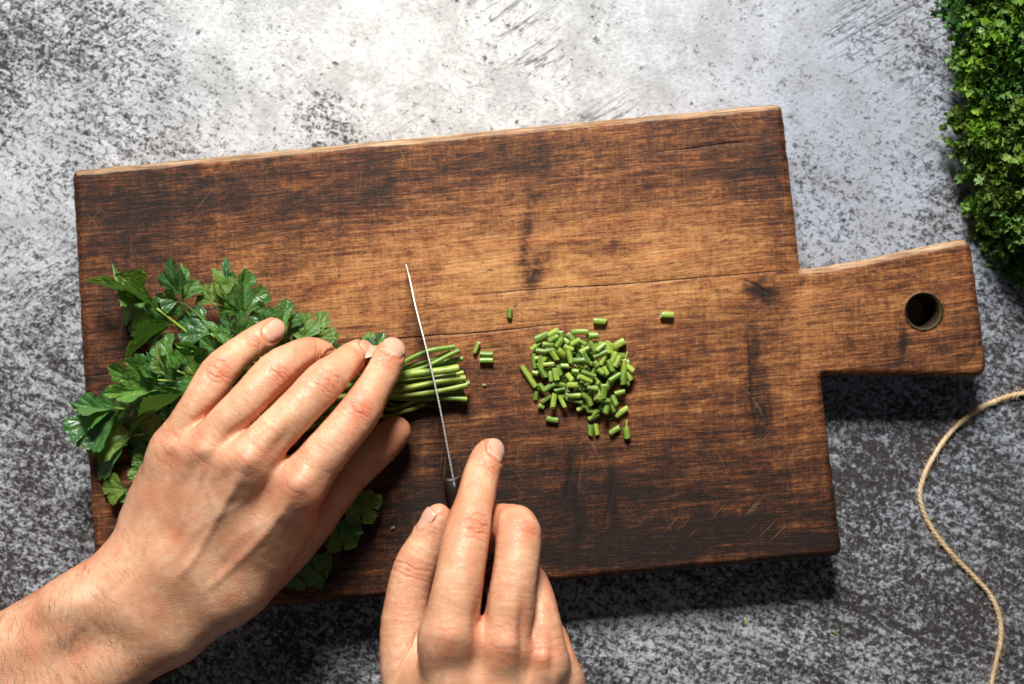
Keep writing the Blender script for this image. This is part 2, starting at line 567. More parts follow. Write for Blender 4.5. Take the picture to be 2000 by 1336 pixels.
def build_board():
    outer_px = [(142, 334), (800, 270), (1526, 203), (1563, 526), (1660, 513), (1893, 463), (1929, 737), (1602, 733),
                (1644, 1084), (1080, 1136), (640, 1176), (192, 1214)]
    rad = [4.5, 30, 4.8, 1.5, 14, 8, 10, 1.6, 5, 30, 30, 6]
    P = np.array([W(x, y, -2.5)[:2] for x, y in outer_px])
    out = resample(round_poly(P, rad), 1.15)
    n = len(out)
    tan = np.roll(out, -1, 0) - np.roll(out, 1, 0)
    tan /= np.linalg.norm(tan, axis=1)[:, None]
    nor = np.stack([tan[:, 1], -tan[:, 0]], 1)
    c = out.mean(0)
    if ((out - c) * nor).sum() < 0: nor = -nor      # outwards
    rough = (fbm(out[:, 0] / 7, out[:, 1] / 7) - 0.5)[:, None]
    out = out + nor * rough * 0.9
    ins = 3.5 + 1.6 * (fbm(out[:, 0] / 16 + 9, out[:, 1] / 16, 3) - 0.5)[:, None]
    prof = [(1.0, 0.0), (0.82, -0.35), (0.42, -1.3), (0.0, -3.0), (-0.0, -26.5), (0.25, -28.2)]
    rings = [np.c_[out - nor * ins * f, np.full(n, z)] for f, z in prof]
    # hole
    hc = W(1804, 608, 0)[:2]
    nh = 56
    a = np.arange(nh) * 2 * math.pi / nh
    hn = np.stack([np.cos(a), np.sin(a)], 1)
    hprof = [(10.3, 0.0), (9.7, -0.45), (9.1, -1.2), (8.7, -2.6), (8.5, -14), (8.6, -28.2)]
    hr = [np.c_[hc + hn * r, np.full(nh, z)] for r, z in hprof]
    # interior points
    sp = 1.25
    lo = rings[0][:, :2].min(0); hi = rings[0][:, :2].max(0)
    gx, gy = np.meshgrid(np.arange(lo[0], hi[0], sp), np.arange(lo[1], hi[1], sp * 0.866), indexing='ij')
    gx = gx + (np.arange(gx.shape[1]) % 2)[None, :] * sp * 0.5
    G = np.stack([gx.ravel(), gy.ravel()], 1) + rng.normal(0, 0.05, (gx.size, 2))
    poly = rings[0][:, :2]

    def inside(Q, poly):
        x, y = Q[:, 0], Q[:, 1]
        r = np.zeros(len(Q), bool)
        x1, y1 = poly[-1]
        for x2, y2 in poly:
            if y1 != y2:
                m = ((y2 > y) != (y1 > y)) & (x < (x1 - x2) * (y - y2) / (y1 - y2) + x2)
                r ^= m
            x1, y1 = x2, y2
        return r

    G = G[inside(G, poly)]
    # keep clear of the boundary ring, the hole and the crack strips
    d, _ = seg_dist(G[:, 0], G[:, 1], resample(np.vstack([poly, poly[:1]]), 6.0, False))
    G = G[(d > 0.7) & (np.hypot(*(G - hc).T) > 11.2)]
    cpts = []
    crk = []
    for pl, hw, dep in CRACKS:
        q = np.array([W(x, y, 0)[:2] for x, y in pl])
        q = resample(spline(q, 8), 0.8, False)
        q = q + 0.5 * np.c_[fbm(q[:, 0] / 3, q[:, 1] / 3) - .5, fbm(q[:, 0] / 3 + 50, q[:, 1] / 3) - .5]
        crk.append((q, hw, dep))
        dd, _ = seg_dist(G[:, 0], G[:, 1], q)
        G = G[dd > hw + 1.0]
        t = np.gradient(q, axis=0); t /= np.linalg.norm(t, axis=1)[:, None]
        nn = np.stack([-t[:, 1], t[:, 0]], 1)
        for k in (-1.9, -1.0, 0, 1.0, 1.9):
            cpts.append(q + nn * k * hw)
    Cp = np.vstack(cpts)
    Cp = Cp[inside(Cp, poly)]
    d, _ = seg_dist(Cp[:, 0], Cp[:, 1], resample(np.vstack([poly, poly[:1]]), 6.0, False))
    Cp = Cp[d > 0.6]
    allp = np.vstack([poly, hr[0][:, :2], G, Cp])
    ed = [(i, (i + 1) % n) for i in range(n)] + [(n + i, n + (i + 1) % nh) for i in range(nh)]
    vv, _, ff, *_ = delaunay_2d_cdt([Vector(p) for p in allp], ed, [], 0, 1e-4)
    V2 = np.array([(v.x, v.y) for v in vv])
    T = np.array([f for f in ff if len(f) == 3])
    cen = V2[T].mean(1)
    keep = inside(cen, poly) & (np.hypot(*(cen - hc).T) > 10.45)
    T = T[keep]
    x1 = V2[T[:, 1]] - V2[T[:, 0]]; x2 = V2[T[:, 2]] - V2[T[:, 0]]
    flip = (x1[:, 0] * x2[:, 1] - x1[:, 1] * x2[:, 0]) < 0
    T[flip] = T[flip][:, ::-1]
    z = (fbm(V2[:, 0] / 25, V2[:, 1] / 25, 3) - 0.5) * 0.5
    d, _ = seg_dist(V2[:, 0], V2[:, 1], resample(np.vstack([poly, poly[:1]]), 3.0, False))
    z *= sstep(0, 6, d)
    z[:n + nh] = 0
    crack = np.zeros(len(V2))
    for q, hw, dep in crk:
        dd, par = seg_dist(V2[:, 0], V2[:, 1], q)
        fade = np.minimum(1, 6 * np.minimum(par, 1 - par)) * (0.45 + 0.9 * fbm(V2[:, 0] / 5, V2[:, 1] / 5, 2))
        k = sstep(hw * 1.25, hw * 0.25, dd) * np.clip(fade, 0, 1)
        z -= k * dep
        crack = np.maximum(crack, k * (1.0 if dep > 0.75 else 0.8))
    V = [np.c_[V2, z]]
    base = len(V2)
    # boundary ids: cdt keeps input order for the first points when there are no merges
    F = [tuple(t) for t in T]
    start = 0
    prev = np.arange(n)
    cnt = base
    for r in rings[1:]:
        V.append(r); cur = np.arange(cnt, cnt + n); cnt += n
        for i in range(n):
            j = (i + 1) % n
            F.append((prev[i], prev[j], cur[j], cur[i]))
        prev = cur
    F.append(tuple(int(i) for i in prev))
    edge_start = base
    edge_end = cnt
    prev = n + np.arange(nh)
    for r in hr[1:]:
        V.append(r); cur = np.arange(cnt, cnt + nh); cnt += nh
        for i in range(nh):
            j = (i + 1) % nh
            F.append((prev[j], prev[i], cur[i], cur[j]))
        prev = cur
    V = np.vstack(V)
    V[:, 2] += TOPZ
    F = [tuple(int(i) for i in f) for f in F]
    orig = np.array([0.0, 0.0, 0.0])
    me = mesh_from("cutting_board", (V - orig) / 1000, F)
    # face winding
    px, py = toPX(np.c_[V[:, :2], np.full(len(V), TOPZ)])
    wx = px + 46 * (fbm(px / 60, py / 60) - 0.5); wy = py + 46 * (fbm(px / 60 + 31, py / 60) - 0.5)

    def g(cx, cy, rx, ry, ang=0.0):
        ca, sa = math.cos(math.radians(ang)), math.sin(math.radians(ang))
        dx, dy = wx - cx, wy - cy
        return np.exp(-(((dx * ca + dy * sa) / rx) ** 2 + ((-dx * sa + dy * ca) / ry) ** 2))
    stain = (0.75 * g(250, 400, 170, 90) + 0.5 * g(520, 390, 130, 60) + 0.35 * g(240, 620, 90, 160) + 0.5 * g(720, 360, 60, 80)
             + 0.9 * g(1046, 528, 17, 40, 10) + 0.6 * g(1022, 470, 9, 45) + 0.45 * g(1030, 425, 12, 20)
             + 0.9 * g(1478, 562, 34, 20, 25) + 0.35 * g(1466, 720, 14, 130, -2) + 0.45 * g(1482, 800, 18, 70)
             + 0.52 * g(1350, 1000, 420, 150) + 0.50 * g(800, 1000, 420, 150) + 0.25 * g(1200, 1080, 500, 40, -5)
             + 0.40 * g(1112, 935, 10, 50) + 0.45 * g(1130, 1010, 9, 90) + 0.40 * g(1190, 960, 9, 70)
             + 0.4 * g(1280, 720, 60, 30) + 0.3 * g(1180, 480, 70, 25) + 0.35 * g(1420, 330, 110, 40, -5)
             + 0.30 * g(950, 330, 160, 45, -5) + 0.15 * g(1300, 1060, 350, 40, -5) + 0.8 * g(1765, 665, 9, 32)
             + 0.30 * g(300, 900, 260, 300) + 0.35 * g(1515, 350, 22, 170, -6) + 0.2 * g(1800, 690, 120, 30)
             + 0.5 * g(1590, 1060, 70, 22, -5))
    pale = (0.95 * g(1000, 560, 420, 110, -5) + 0.35 * g(1330, 470, 200, 80, -5) + 0.7 * g(1560, 1040, 55, 22, -10)
            + 0.45 * g(1520, 770, 40, 28) + 0.25 * g(660, 450, 220, 90) + 0.3 * g(1700, 620, 170, 90, -5)
            + 0.4 * g(250, 720, 60, 20, 0) + 0.55 * g(1570, 590, 50, 18, -15) + 0.3 * g(1590, 690, 30, 18, -25))
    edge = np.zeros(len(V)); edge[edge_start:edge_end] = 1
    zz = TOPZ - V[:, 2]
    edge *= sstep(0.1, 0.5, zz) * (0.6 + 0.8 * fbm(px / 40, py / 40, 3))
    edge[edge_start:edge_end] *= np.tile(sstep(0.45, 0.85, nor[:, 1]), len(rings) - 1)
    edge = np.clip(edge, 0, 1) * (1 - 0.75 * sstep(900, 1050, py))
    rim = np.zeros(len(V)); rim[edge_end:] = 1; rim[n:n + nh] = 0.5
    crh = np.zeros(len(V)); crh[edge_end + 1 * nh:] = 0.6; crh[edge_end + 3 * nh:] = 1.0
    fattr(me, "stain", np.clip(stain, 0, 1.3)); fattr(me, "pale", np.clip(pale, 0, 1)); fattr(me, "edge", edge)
    spk = sstep(0.42, 0.60, fbm(px / 7, py / 9, 3))
    char = np.maximum.reduce([1.25 * g(1046, 530, 19, 36, 12) * spk, 1.0 * g(1024, 468, 9, 34) * spk, 1.1 * g(1480, 560, 30, 17, 25) * spk, 0.9 * g(1480, 812, 18, 62) * spk,
                              0.7 * g(1466, 700, 9, 70) * spk, 0.6 * g(1112, 940, 10, 50), 0.7 * g(1130, 1010, 9, 85), 0.6 * g(1192, 960, 9, 60), 0.6 * g(1766, 664, 8, 30)])
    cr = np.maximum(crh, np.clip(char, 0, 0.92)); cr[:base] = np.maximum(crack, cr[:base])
    fattr(me, "crack", cr); fattr(me, "rim", rim)
    # grain coordinates, bent round the knots
    ang = math.radians(5.2)
    gx = V[:, 0] * math.cos(ang) + V[:, 1] * math.sin(ang); gy = -V[:, 0] * math.sin(ang) + V[:, 1] * math.cos(ang)
    for kx, ky, kr, am in ((1478, 562, 15, 9), (1040, 515, 11, 5), (1482, 800, 14, 8), (1500, 690, 20, 6), (1390, 285, 14, 4)):
        c0 = W(kx, ky, 0)
        cx = c0[0] * math.cos(ang) + c0[1] * math.sin(ang); cy = -c0[0] * math.sin(ang) + c0[1] * math.cos(ang)
        dx = (gx - cx) / (kr * 2.6); dy = (gy - cy) / kr
        gy = gy - am * dy * np.exp(-(dx * dx + dy * dy)) * 0.9
    # slow wander and the curve of the grain running into the handle
    gy = gy + 3.0 * (fbm(gx / 90, gy / 40, 2) - 0.5) + 9 * sstep(120, 270, gx) * np.sin(gx / 60) * 0.25
    vattr(me, "grain", np.c_[gx, gy, V[:, 2]] / 1000)
    return obj("cutting_board", me, M_WOOD, label="worn brown wooden cutting board with a short holed handle", cat="cutting board")


build_board()


# ------------------------------------------------------------------ hands: an implicit surface, meshed and refined
def smin(a, b, k):
    h = np.maximum(k - np.abs(a - b), 0) / k
    return np.minimum(a, b) - h * h * k * 0.25


class Chain:
    """round cones along a smoothed polyline of (px, py, h, r)"""
    def __init__(self, pts, n=3, raw=False):
        q = np.array([[*W(p[0], p[1], p[2]), p[3]] for p in pts])
        self.joints = q
        s = spline(q, n) if not raw and len(q) > 2 else q
        self.s = s.astype(np.float32)
        m = self.s[:, 3].max() + 16
        self.lo = self.s[:, :3].min(0) - m; self.hi = self.s[:, :3].max(0) + m

    def full(self, X, Y, Z):
        d = None
        for i in range(len(self.s) - 1):
            a = self.s[i]; b = self.s[i + 1]
            bx, by, bz = (b[:3] - a[:3])
            l2 = np.float32(bx * bx + by * by + bz * bz + 1e-9)
            x = X - a[0]; y = Y - a[1]; z = Z - a[2]
            t = x * (bx / l2); t += y * (by / l2); t += z * (bz / l2)
            np.clip(t, 0, 1, out=t)
            x -= t * bx; y -= t * by; z -= t * bz
            x *= x; y *= y; z *= z
            x += y; x += z
            np.sqrt(x, out=x)
            t *= (b[3] - a[3]); t += a[3]
            x -= t
            d = x if d is None else np.minimum(d, x)
        return d

    def __call__(self, X, Y, Z):
        lo, hi = self.lo, self.hi
        m = (X > lo[0]) & (X < hi[0]) & (Y > lo[1]) & (Y < hi[1]) & (Z > lo[2]) & (Z < hi[2])
        out = np.full(len(X), 40.0, np.float32)
        if m.any(): out[m] = self.full(X[m], Y[m], Z[m])
        return out


class Hand:
    def __init__(self, palm, fingers, kpalm=13.0, kf=7.0, seam=3.2):
        self.palm = palm; self.fingers = fingers; self.kp = kpalm; self.kf = kf; self.seam = seam

    def sdf(self, P):
        X, Y, Z = (np.ascontiguousarray(P[:, i], dtype=np.float32) for i in range(3))
        d = None
        for c in self.palm:
            e = c(X, Y, Z)
            d = e if d is None else smin(d, e, self.kp)
        out = None; second = None
        for f in self.fingers:
            e = smin(d, f(X, Y, Z), self.kf)
            if out is None:
                out = e; second = np.full_like(e, 40.0)
            else:
                second = np.minimum(second, np.maximum(out, e)); out = np.minimum(out, e)
        self.gap = second - out; self.free = d
        # a crease where two fingers lie against each other
        w = np.clip((d - 1.0) / 5.0, 0, 1)
        return out + self.seam * w * np.exp(-((second - out) / 2.0) ** 2)


def surface_nets(F, org, h):
    S = F < 0
    nx, ny, nz = F.shape
    c = np.zeros((nx - 1, ny - 1, nz - 1), np.int8)
    for i in (0, 1):
        for j in (0, 1):
            for k in (0, 1):
                c += S[i:nx - 1 + i, j:ny - 1 + j, k:nz - 1 + k]
    act = (c > 0) & (c < 8)
    idx = np.argwhere(act)
    vid = np.full(act.shape, -1, np.int64); vid[act] = np.arange(len(idx))
    acc = np.zeros((len(idx), 3)); cnt = np.zeros(len(idx))
    cor = [(0, 0, 0), (1, 0, 0), (0, 1, 0), (1, 1, 0), (0, 0, 1), (1, 0, 1), (0, 1, 1), (1, 1, 1)]
    vals = [F[idx[:, 0] + a, idx[:, 1] + b, idx[:, 2] + e] for a, b, e in cor]
    for a in range(8):
        for b in range(a + 1, 8):
            if sum(abs(x - y) for x, y in zip(cor[a], cor[b])) != 1: continue
            m = (vals[a] < 0) != (vals[b] < 0)
            t = vals[a][m] / (vals[a][m] - vals[b][m])
            ca = np.array(cor[a]); cb = np.array(cor[b])
            acc[m] += ca + t[:, None] * (cb - ca); cnt[m] += 1
    V = org + h * (idx + acc / cnt[:, None])
    Q = []
    for ax in range(3):
        sl0 = [slice(None)] * 3; sl1 = [slice(None)] * 3
        sl0[ax] = slice(0, -1); sl1[ax] = slice(1, None)
        a = S[tuple(sl0)]; b = S[tuple(sl1)]
        e = np.argwhere(a != b)
        o1, o2 = [x for x in range(3) if x != ax]
        m = (e[:, o1] > 0) & (e[:, o2] > 0) & (e[:, o1] < F.shape[o1] - 1) & (e[:, o2] < F.shape[o2] - 1)
        e = e[m]
        sg = a[e[:, 0], e[:, 1], e[:, 2]]
        def v(d1, d2):
            q = e.copy(); q[:, o1] -= d1; q[:, o2] -= d2
            return vid[q[:, 0], q[:, 1], q[:, 2]]
        f = np.stack([v(0, 0), v(1, 0), v(1, 1), v(0, 1)], 1)
        flip = sg if ax != 1 else ~sg
        f[~flip] = f[~flip][:, ::-1]
        Q.append(f)
    return V, np.vstack(Q)


def mesh_hand(hand, h=1.2, steps=2):
    lo = np.min([c.lo for c in hand.palm + hand.fingers], 0) + 8
    hi = np.max([c.hi for c in hand.palm + hand.fingers], 0) - 8
    B = 8
    nb = np.ceil((hi - lo) / (h * B)).astype(int) + 1
    F = np.full(tuple(nb * B), 40.0, np.float32)
    bi = np.argwhere(np.ones(tuple(nb), bool))
    cen = lo + (bi + 0.5) * h * B - 0.5 * h
    dc = hand.sdf(cen)
    near = np.abs(dc) < h * B * 0.87 + 3.5
    inn = (~near) & (dc < 0)
    for b in bi[inn]:
        F[b[0] * B:b[0] * B + B, b[1] * B:b[1] * B + B, b[2] * B:b[2] * B + B] = -40
    off = np.argwhere(np.ones((B, B, B), bool))
    nbk = bi[near]
    for s in range(0, len(nbk), 400):
        bb = nbk[s:s + 400]
        ij = (bb[:, None, :] * B + off[None]).reshape(-1, 3)
        F[ij[:, 0], ij[:, 1], ij[:, 2]] = hand.sdf(lo + ij * h)
    V, Q = surface_nets(F, lo, h)
    # one refinement: split every quad in four, then settle the points on the surface
    n0 = len(V)
    E = np.sort(np.vstack([Q[:, [0, 1]], Q[:, [1, 2]], Q[:, [2, 3]], Q[:, [3, 0]]]), axis=1)
    key = E[:, 0] * np.int64(n0) + E[:, 1]
    uk, inv = np.unique(key, return_inverse=True)
    ev = 0.5 * (V[uk // n0] + V[uk % n0])
    fc = V[Q].mean(1)
    nq = len(Q)
    e = (n0 + inv).reshape(4, nq); f = n0 + len(uk) + np.arange(nq)
    V = np.vstack([V, ev, fc])
    Q = np.vstack([np.stack([Q[:, k], e[k], f, e[k - 1]], 1) for k in range(4)])
    for _ in range(steps):
        nn = vnormals(V, Q)
        V = V - nn * np.clip(hand.sdf(V), -0.7, 0.7)[:, None]
    # a light smoothing keeps the creases between fingers from breaking up
    E = np.vstack([Q[:, [0, 1]], Q[:, [1, 2]], Q[:, [2, 3]], Q[:, [3, 0]]])
    deg = np.bincount(E.ravel(), minlength=len(V)).astype(float)
    for lam in (0.5, 0.5, 0.5, 0.5):
        A = np.stack([np.bincount(E[:, 0], V[E[:, 1], i], len(V)) + np.bincount(E[:, 1], V[E[:, 0], i], len(V)) for i in range(3)], 1)
        V = V + lam * (A / np.maximum(deg, 1)[:, None] - V)
    # extra smoothing down in the creases between fingers
    hand.sdf(V)
    sw = (np.exp(-(hand.gap / 3.2) ** 2) * np.clip((hand.free - 0.5) / 3.0, 0, 1))[:, None]
    for _ in range(22):
        A = np.stack([np.bincount(E[:, 0], V[E[:, 1], i], len(V)) + np.bincount(E[:, 1], V[E[:, 0], i], len(V)) for i in range(3)], 1)
        V = V + 0.7 * sw * (A / np.maximum(deg, 1)[:, None] - V)
    return V, Q


def vnormals(V, Q):
    fn = np.cross(V[Q[:, 2]] - V[Q[:, 0]], V[Q[:, 3]] - V[Q[:, 1]])
    n = np.zeros_like(V)
    for k in range(4):
        for i in range(3):
            n[:, i] += np.bincount(Q[:, k], fn[:, i], len(V))
    return n / np.maximum(np.linalg.norm(n, axis=1), 1e-9)[:, None]


def frame(u, n):
    u = u / np.linalg.norm(u); n = n - u * (n @ u); n = n / np.linalg.norm(n)
    return u, n, np.cross(u, n)


def dir_roll(u, roll):
    """dorsal direction: up, turned about the finger axis by roll degrees (positive turns it to picture right for a finger that points up)"""
    u, n, w = frame(np.array(u, float), np.array([0.0, 0, 1]) if abs(u[2]) / np.linalg.norm(u) < 0.95 else np.array([0.0, 1, 0]))
    a = math.radians(roll)
    return n * math.cos(a) + w * math.sin(a)


class Skin:
    """displacement and tone on a meshed hand"""
    def __init__(self, V, Q):
        self.V = V; self.Q = Q; self.N = vnormals(V, Q)
        self.disp = np.zeros(len(V)); self.red = np.zeros(len(V)); self.vein = np.zeros(len(V)); self.lite = np.zeros(len(V))
        self.px, self.py = toPX(V)
        self.up = sstep(-0.1, 0.35, self.N[:, 2])
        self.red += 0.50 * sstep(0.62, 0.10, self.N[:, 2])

    def joint(self, J, u, n, offs, depth, sig=0.5, half=7.0, red=0.5, rs=9.0, seed=0.0, bulge=0.0):
        u, n, w = frame(u, n)
        r = self.V - J[:3]
        m = (r * r).sum(1) < 22 ** 2
        rr = r[m]; s = rr @ u; t = rr @ w
        dors = sstep(0.05, 0.55, self.N[m] @ n)
        g = np.zeros(len(s))
        for i, o in enumerate(offs):
            wob = 0.5 * np.sin(t * 0.55 + seed + i * 1.7) + 0.30 * np.sin(t * 1.3 + seed * 2 + i)
            cur = -np.sign(o + 1e-6) * 0.020 * t * t * min(1, abs(o) / 3.0)
            ds = s - o - cur - wob
            amp = (0.55 + 0.45 * math.sin(seed * 3 + i * 2.3)) if len(offs) > 3 else 1.0
            hw = half * (1.0 if abs(o) < 2 else 0.85)
            g += amp * np.exp(-(ds / sig) ** 2) * np.exp(-(t / hw) ** 4)
        self.disp[m] -= depth * np.minimum(g, 1.2) * dors
        self.disp[m] += bulge * dors * np.exp(-(s / 5.0) ** 2 - (t / 7.0) ** 2)
        self.red[m] = np.maximum(self.red[m], red * dors * np.exp(-(s / rs) ** 2 - (t / 9.0) ** 2) + 0.35 * np.minimum(g, 1) * dors)

    def blob(self, x, y, rx, ry, ang, amp, what="disp"):
        ca, sa = math.cos(math.radians(ang)), math.sin(math.radians(ang))
        dx = self.px - x; dy = self.py - y
        k = amp * np.exp(-(((dx * ca + dy * sa) / rx) ** 2 + ((-dx * sa + dy * ca) / ry) ** 2)) * self.up
        setattr(self, what, getattr(self, what) + k)

    def line(self, pts, sig, amp, what="disp", fade=True, mask=None):
        pts = spline(np.array(pts, float), 6)
        m = (self.px > pts[:, 0].min() - 40) & (self.px < pts[:, 0].max() + 40) & (self.py > pts[:, 1].min() - 40) & (self.py < pts[:, 1].max() + 40)
        m &= self.up > 0.02
        d, par = seg_dist(self.px[m], self.py[m], pts)
        k = amp * np.exp(-(d / sig) ** 2) * self.up[m]
        if fade: k *= np.clip(5 * np.minimum(par, 1 - par), 0, 1)
        a = getattr(self, what); a[m] += k

    def lines(self, ch, amp=0.09):
        J = ch.s[:, :3].astype(float)
        m = ((self.V > ch.lo + 14) & (self.V < ch.hi - 14)).all(1) & (self.N[:, 2] > -0.2)
        P = self.V[m]; best = np.full(len(P), 1e9); arc = np.zeros(len(P)); lat = np.zeros(len(P)); acc = 0.0
        for i in range(len(J) - 1):
            ba = J[i + 1] - J[i]; l = np.linalg.norm(ba); ba = ba / l
            t = np.clip((P - J[i]) @ ba, 0, l)
            q = P - J[i] - t[:, None] * ba
            d = (q * q).sum(1)
            k = d < best
            best[k] = d[k]; arc[k] = (acc + t)[k]
            w = np.cross(ba, [0, 0, 1.0]); w /= np.linalg.norm(w) + 1e-9
            lat[k] = (q @ w)[k]; acc += l
        near = sstep(15.5, 12.0, np.sqrt(best))
        g = vnoise(arc / 0.95 + lat * 0.06, lat / 4.5) + 0.7 * vnoise(arc / 1.7 - lat * 0.12 + 40, lat / 6.0 + 9)
        self.disp[m] += amp * (g - 0.85) * near

    def nailbed(self, base, tip, n, wid):
        u = tip - base; L = np.linalg.norm(u); u, n, w = frame(u, n)
        r = self.V - base
        m = (r * r).sum(1) < 22 ** 2
        s = r[m] @ u / L; t = r[m] @ w / (wid * 0.5)
        dors = sstep(-0.1, 0.3, self.N[m] @ n)
        q = np.maximum(np.abs(t), np.abs(s - 0.5 - 0.05) / 0.58)
        q = np.where(s > 0.5, np.abs(t), (np.abs(t) ** 2.6 + (np.abs(s - 0.5) / 0.5) ** 2.6) ** (1 / 2.6))
        g = np.exp(-((q - 1.0) / 0.085) ** 2) * (s < 0.97)
        self.disp[m] -= 0.42 * g * dors
        self.disp[m] += 0.30 * np.exp(-((q - 1.24) / 0.16) ** 2) * dors * (s < 0.9)
        self.red[m] = np.maximum(self.red[m], 0.75 * dors * np.exp(-((q - 1.08) / 0.14) ** 2))

    def tipred(self, c, r, amp):
        d = np.linalg.norm(self.V - c[:3], axis=1)
        self.red = np.maximum(self.red, amp * np.exp(-(d / r) ** 2))

    def apply(self):
        x, y, z = self.V.T
        self.red += 0.32 * sstep(0.50, 0.72, fbm(x / 13 + 3, y / 13 + z / 20, 3))
        low = (fbm(x / 9, y / 9, 3) - 0.5) * 0.24 + (fbm(x / 3.0 + 7, y / 3.0 + z / 5, 2) - 0.5) * 0.10
        self.V = self.V + self.N * (self.disp + low)[:, None]


def nail_spec(ch, roll, wid, back=4.2, front=-2.3):
    u = ch.joints[7, :3] - ch.joints[5, :3]; u = u / np.linalg.norm(u)
    return ch.joints[6, :3] - u * back, ch.joints[7, :3] + u * (ch.joints[7, 3] + front), dir_roll(u, roll), wid


def build_nail(name, bvh, base, tip, n, wid, parent):
    """a nail plate laid on the finger end, found by casting onto the skin"""
    u = tip - base; L = np.linalg.norm(u)
    u, n, w = frame(u, n)
    nu, nv = 17, 17
    A = np.linspace(0, 1, nu); Bv = np.linspace(-1, 1, nv)
    P = np.zeros((nu, nv, 3)); Hn = np.zeros((nu, nv))
    for i, a in enumerate(A):
        for j, b in enumerate(Bv):
            lo = 0.20 * (1 - math.sqrt(1 - 0.96 * b * b)); hi = 1.0 - 0.17 * b * b
            aa = lo + (hi - lo) * a
            ww = wid * 0.5 * (0.93 + 0.09 * math.sin(min(1, aa) * 2.4))
            p = base + u * L * aa + w * b * ww
            hit, nn, _, _ = bvh.ray_cast(Vector(p + n * 14), Vector(-n), 26)
            P[i, j] = p - n * (p @ n)
            Hn[i, j] = np.nan if hit is None else np.array(hit) @ n
    mid = nv // 2
    for j in range(nv):
        ref = Hn[nu // 2, j] if not np.isnan(Hn[nu // 2, j]) else Hn[nu // 2, mid] - 2.5
        arch = wid * 0.5 * 0.62 * (1 - math.sqrt(max(0, 1 - 0.8 * Bv[j] ** 2)))
        top = np.nanmax(Hn[:, mid])
        for i in range(nu):
            a = A[i]
            base_h = Hn[i, j] if not np.isnan(Hn[i, j]) else -1e9
            want = Hn[nu // 2, mid] - arch - (1.5 * max(0, a - 0.5) ** 2 * 4 * 0.8)
            h = max(base_h, min(want, base_h + 2.2 if a < 0.75 else want)) if a > 0.5 else base_h
            Hn[i, j] = h
    for _ in range(4):
        k = Hn.copy()
        k[1:-1, 1:-1] = (Hn[1:-1, 1:-1] * 2 + Hn[:-2, 1:-1] + Hn[2:, 1:-1] + Hn[1:-1, :-2] + Hn[1:-1, 2:]) / 6
        k[-1] = (2 * Hn[-1] + Hn[-2]) / 3 - 0.05
        Hn = k
    Bg = np.abs(Bv)[None, :]; Ag = A[:, None]
    lift = 0.20 - 0.34 * Bg ** 4 - 0.38 * np.clip(1 - Ag / 0.12, 0, 1) - 0.32 * np.clip((Ag - 0.90) / 0.10, 0, 1) ** 2
    V = np.vstack([(P + (Hn + lift)[..., None] * n).reshape(-1, 3), (P + (Hn + lift - 0.5)[..., None] * n).reshape(-1, 3)])
    al = np.tile(np.repeat(A, nv), 2)
    F = []
    m = nu * nv
    for i in range(nu - 1):
        for j in range(nv - 1):
            a = i * nv + j
            F.append((a, a + nv, a + nv + 1, a + 1)); F.append((m + a, m + a + 1, m + a + nv + 1, m + a + nv))
    rim = [j for j in range(nv)] + [i * nv + nv - 1 for i in range(1, nu)] + [(nu - 1) * nv + j for j in range(nv - 2, -1, -1)] + [i * nv for i in range(nu - 2, 0, -1)]
    for a, b in zip(rim, rim[1:] + rim[:1]): F.append((a, b, m + b, m + a))
    me = mesh_from(name, V / 1000, F)
    fattr(me, "along", al)
    return obj(name, me, M_NAIL, parent)


def hair_object(parent, V, N, mask, count, dirf, length, seed):
    r = np.random.default_rng(seed)
    ids = np.flatnonzero(mask)
    pick = r.choice(ids, count)
    VV = []; FF = []
    for i in pick:
        p = V[i]; n = N[i]
        d = dirf(p) + r.normal(0, 0.35, 3)
        d = d - n * (d @ n); d /= np.linalg.norm(d)
        L = length * r.uniform(0.5, 1.3)
        side = np.cross(n, d)
        curl = r.normal(0, 0.35)
        pts = [p + d * L * t + n * (0.25 + 1.0 * math.sin(t * 2.6) * 0.55 * L / 6) + side * curl * L * t * t for t in np.linspace(0, 1, 5)]
        v, f = tube(pts, [0.036, 0.036, 0.032, 0.024, 0.010], 3, False)
        k = sum(len(x) for x in VV)
        VV.append(v); FF += [tuple(k + q for q in ff) for ff in f]
    me = mesh_from("hair", np.vstack(VV) / 1000, FF)
    return obj("hair", me, M_HAIR, parent, kind="stuff")


def finger_axes(ch, i):
    J = ch.joints[:, :3]
    a = J[max(i - 1, 0)]; b = J[min(i + 1, len(J) - 1)]
    return b - a


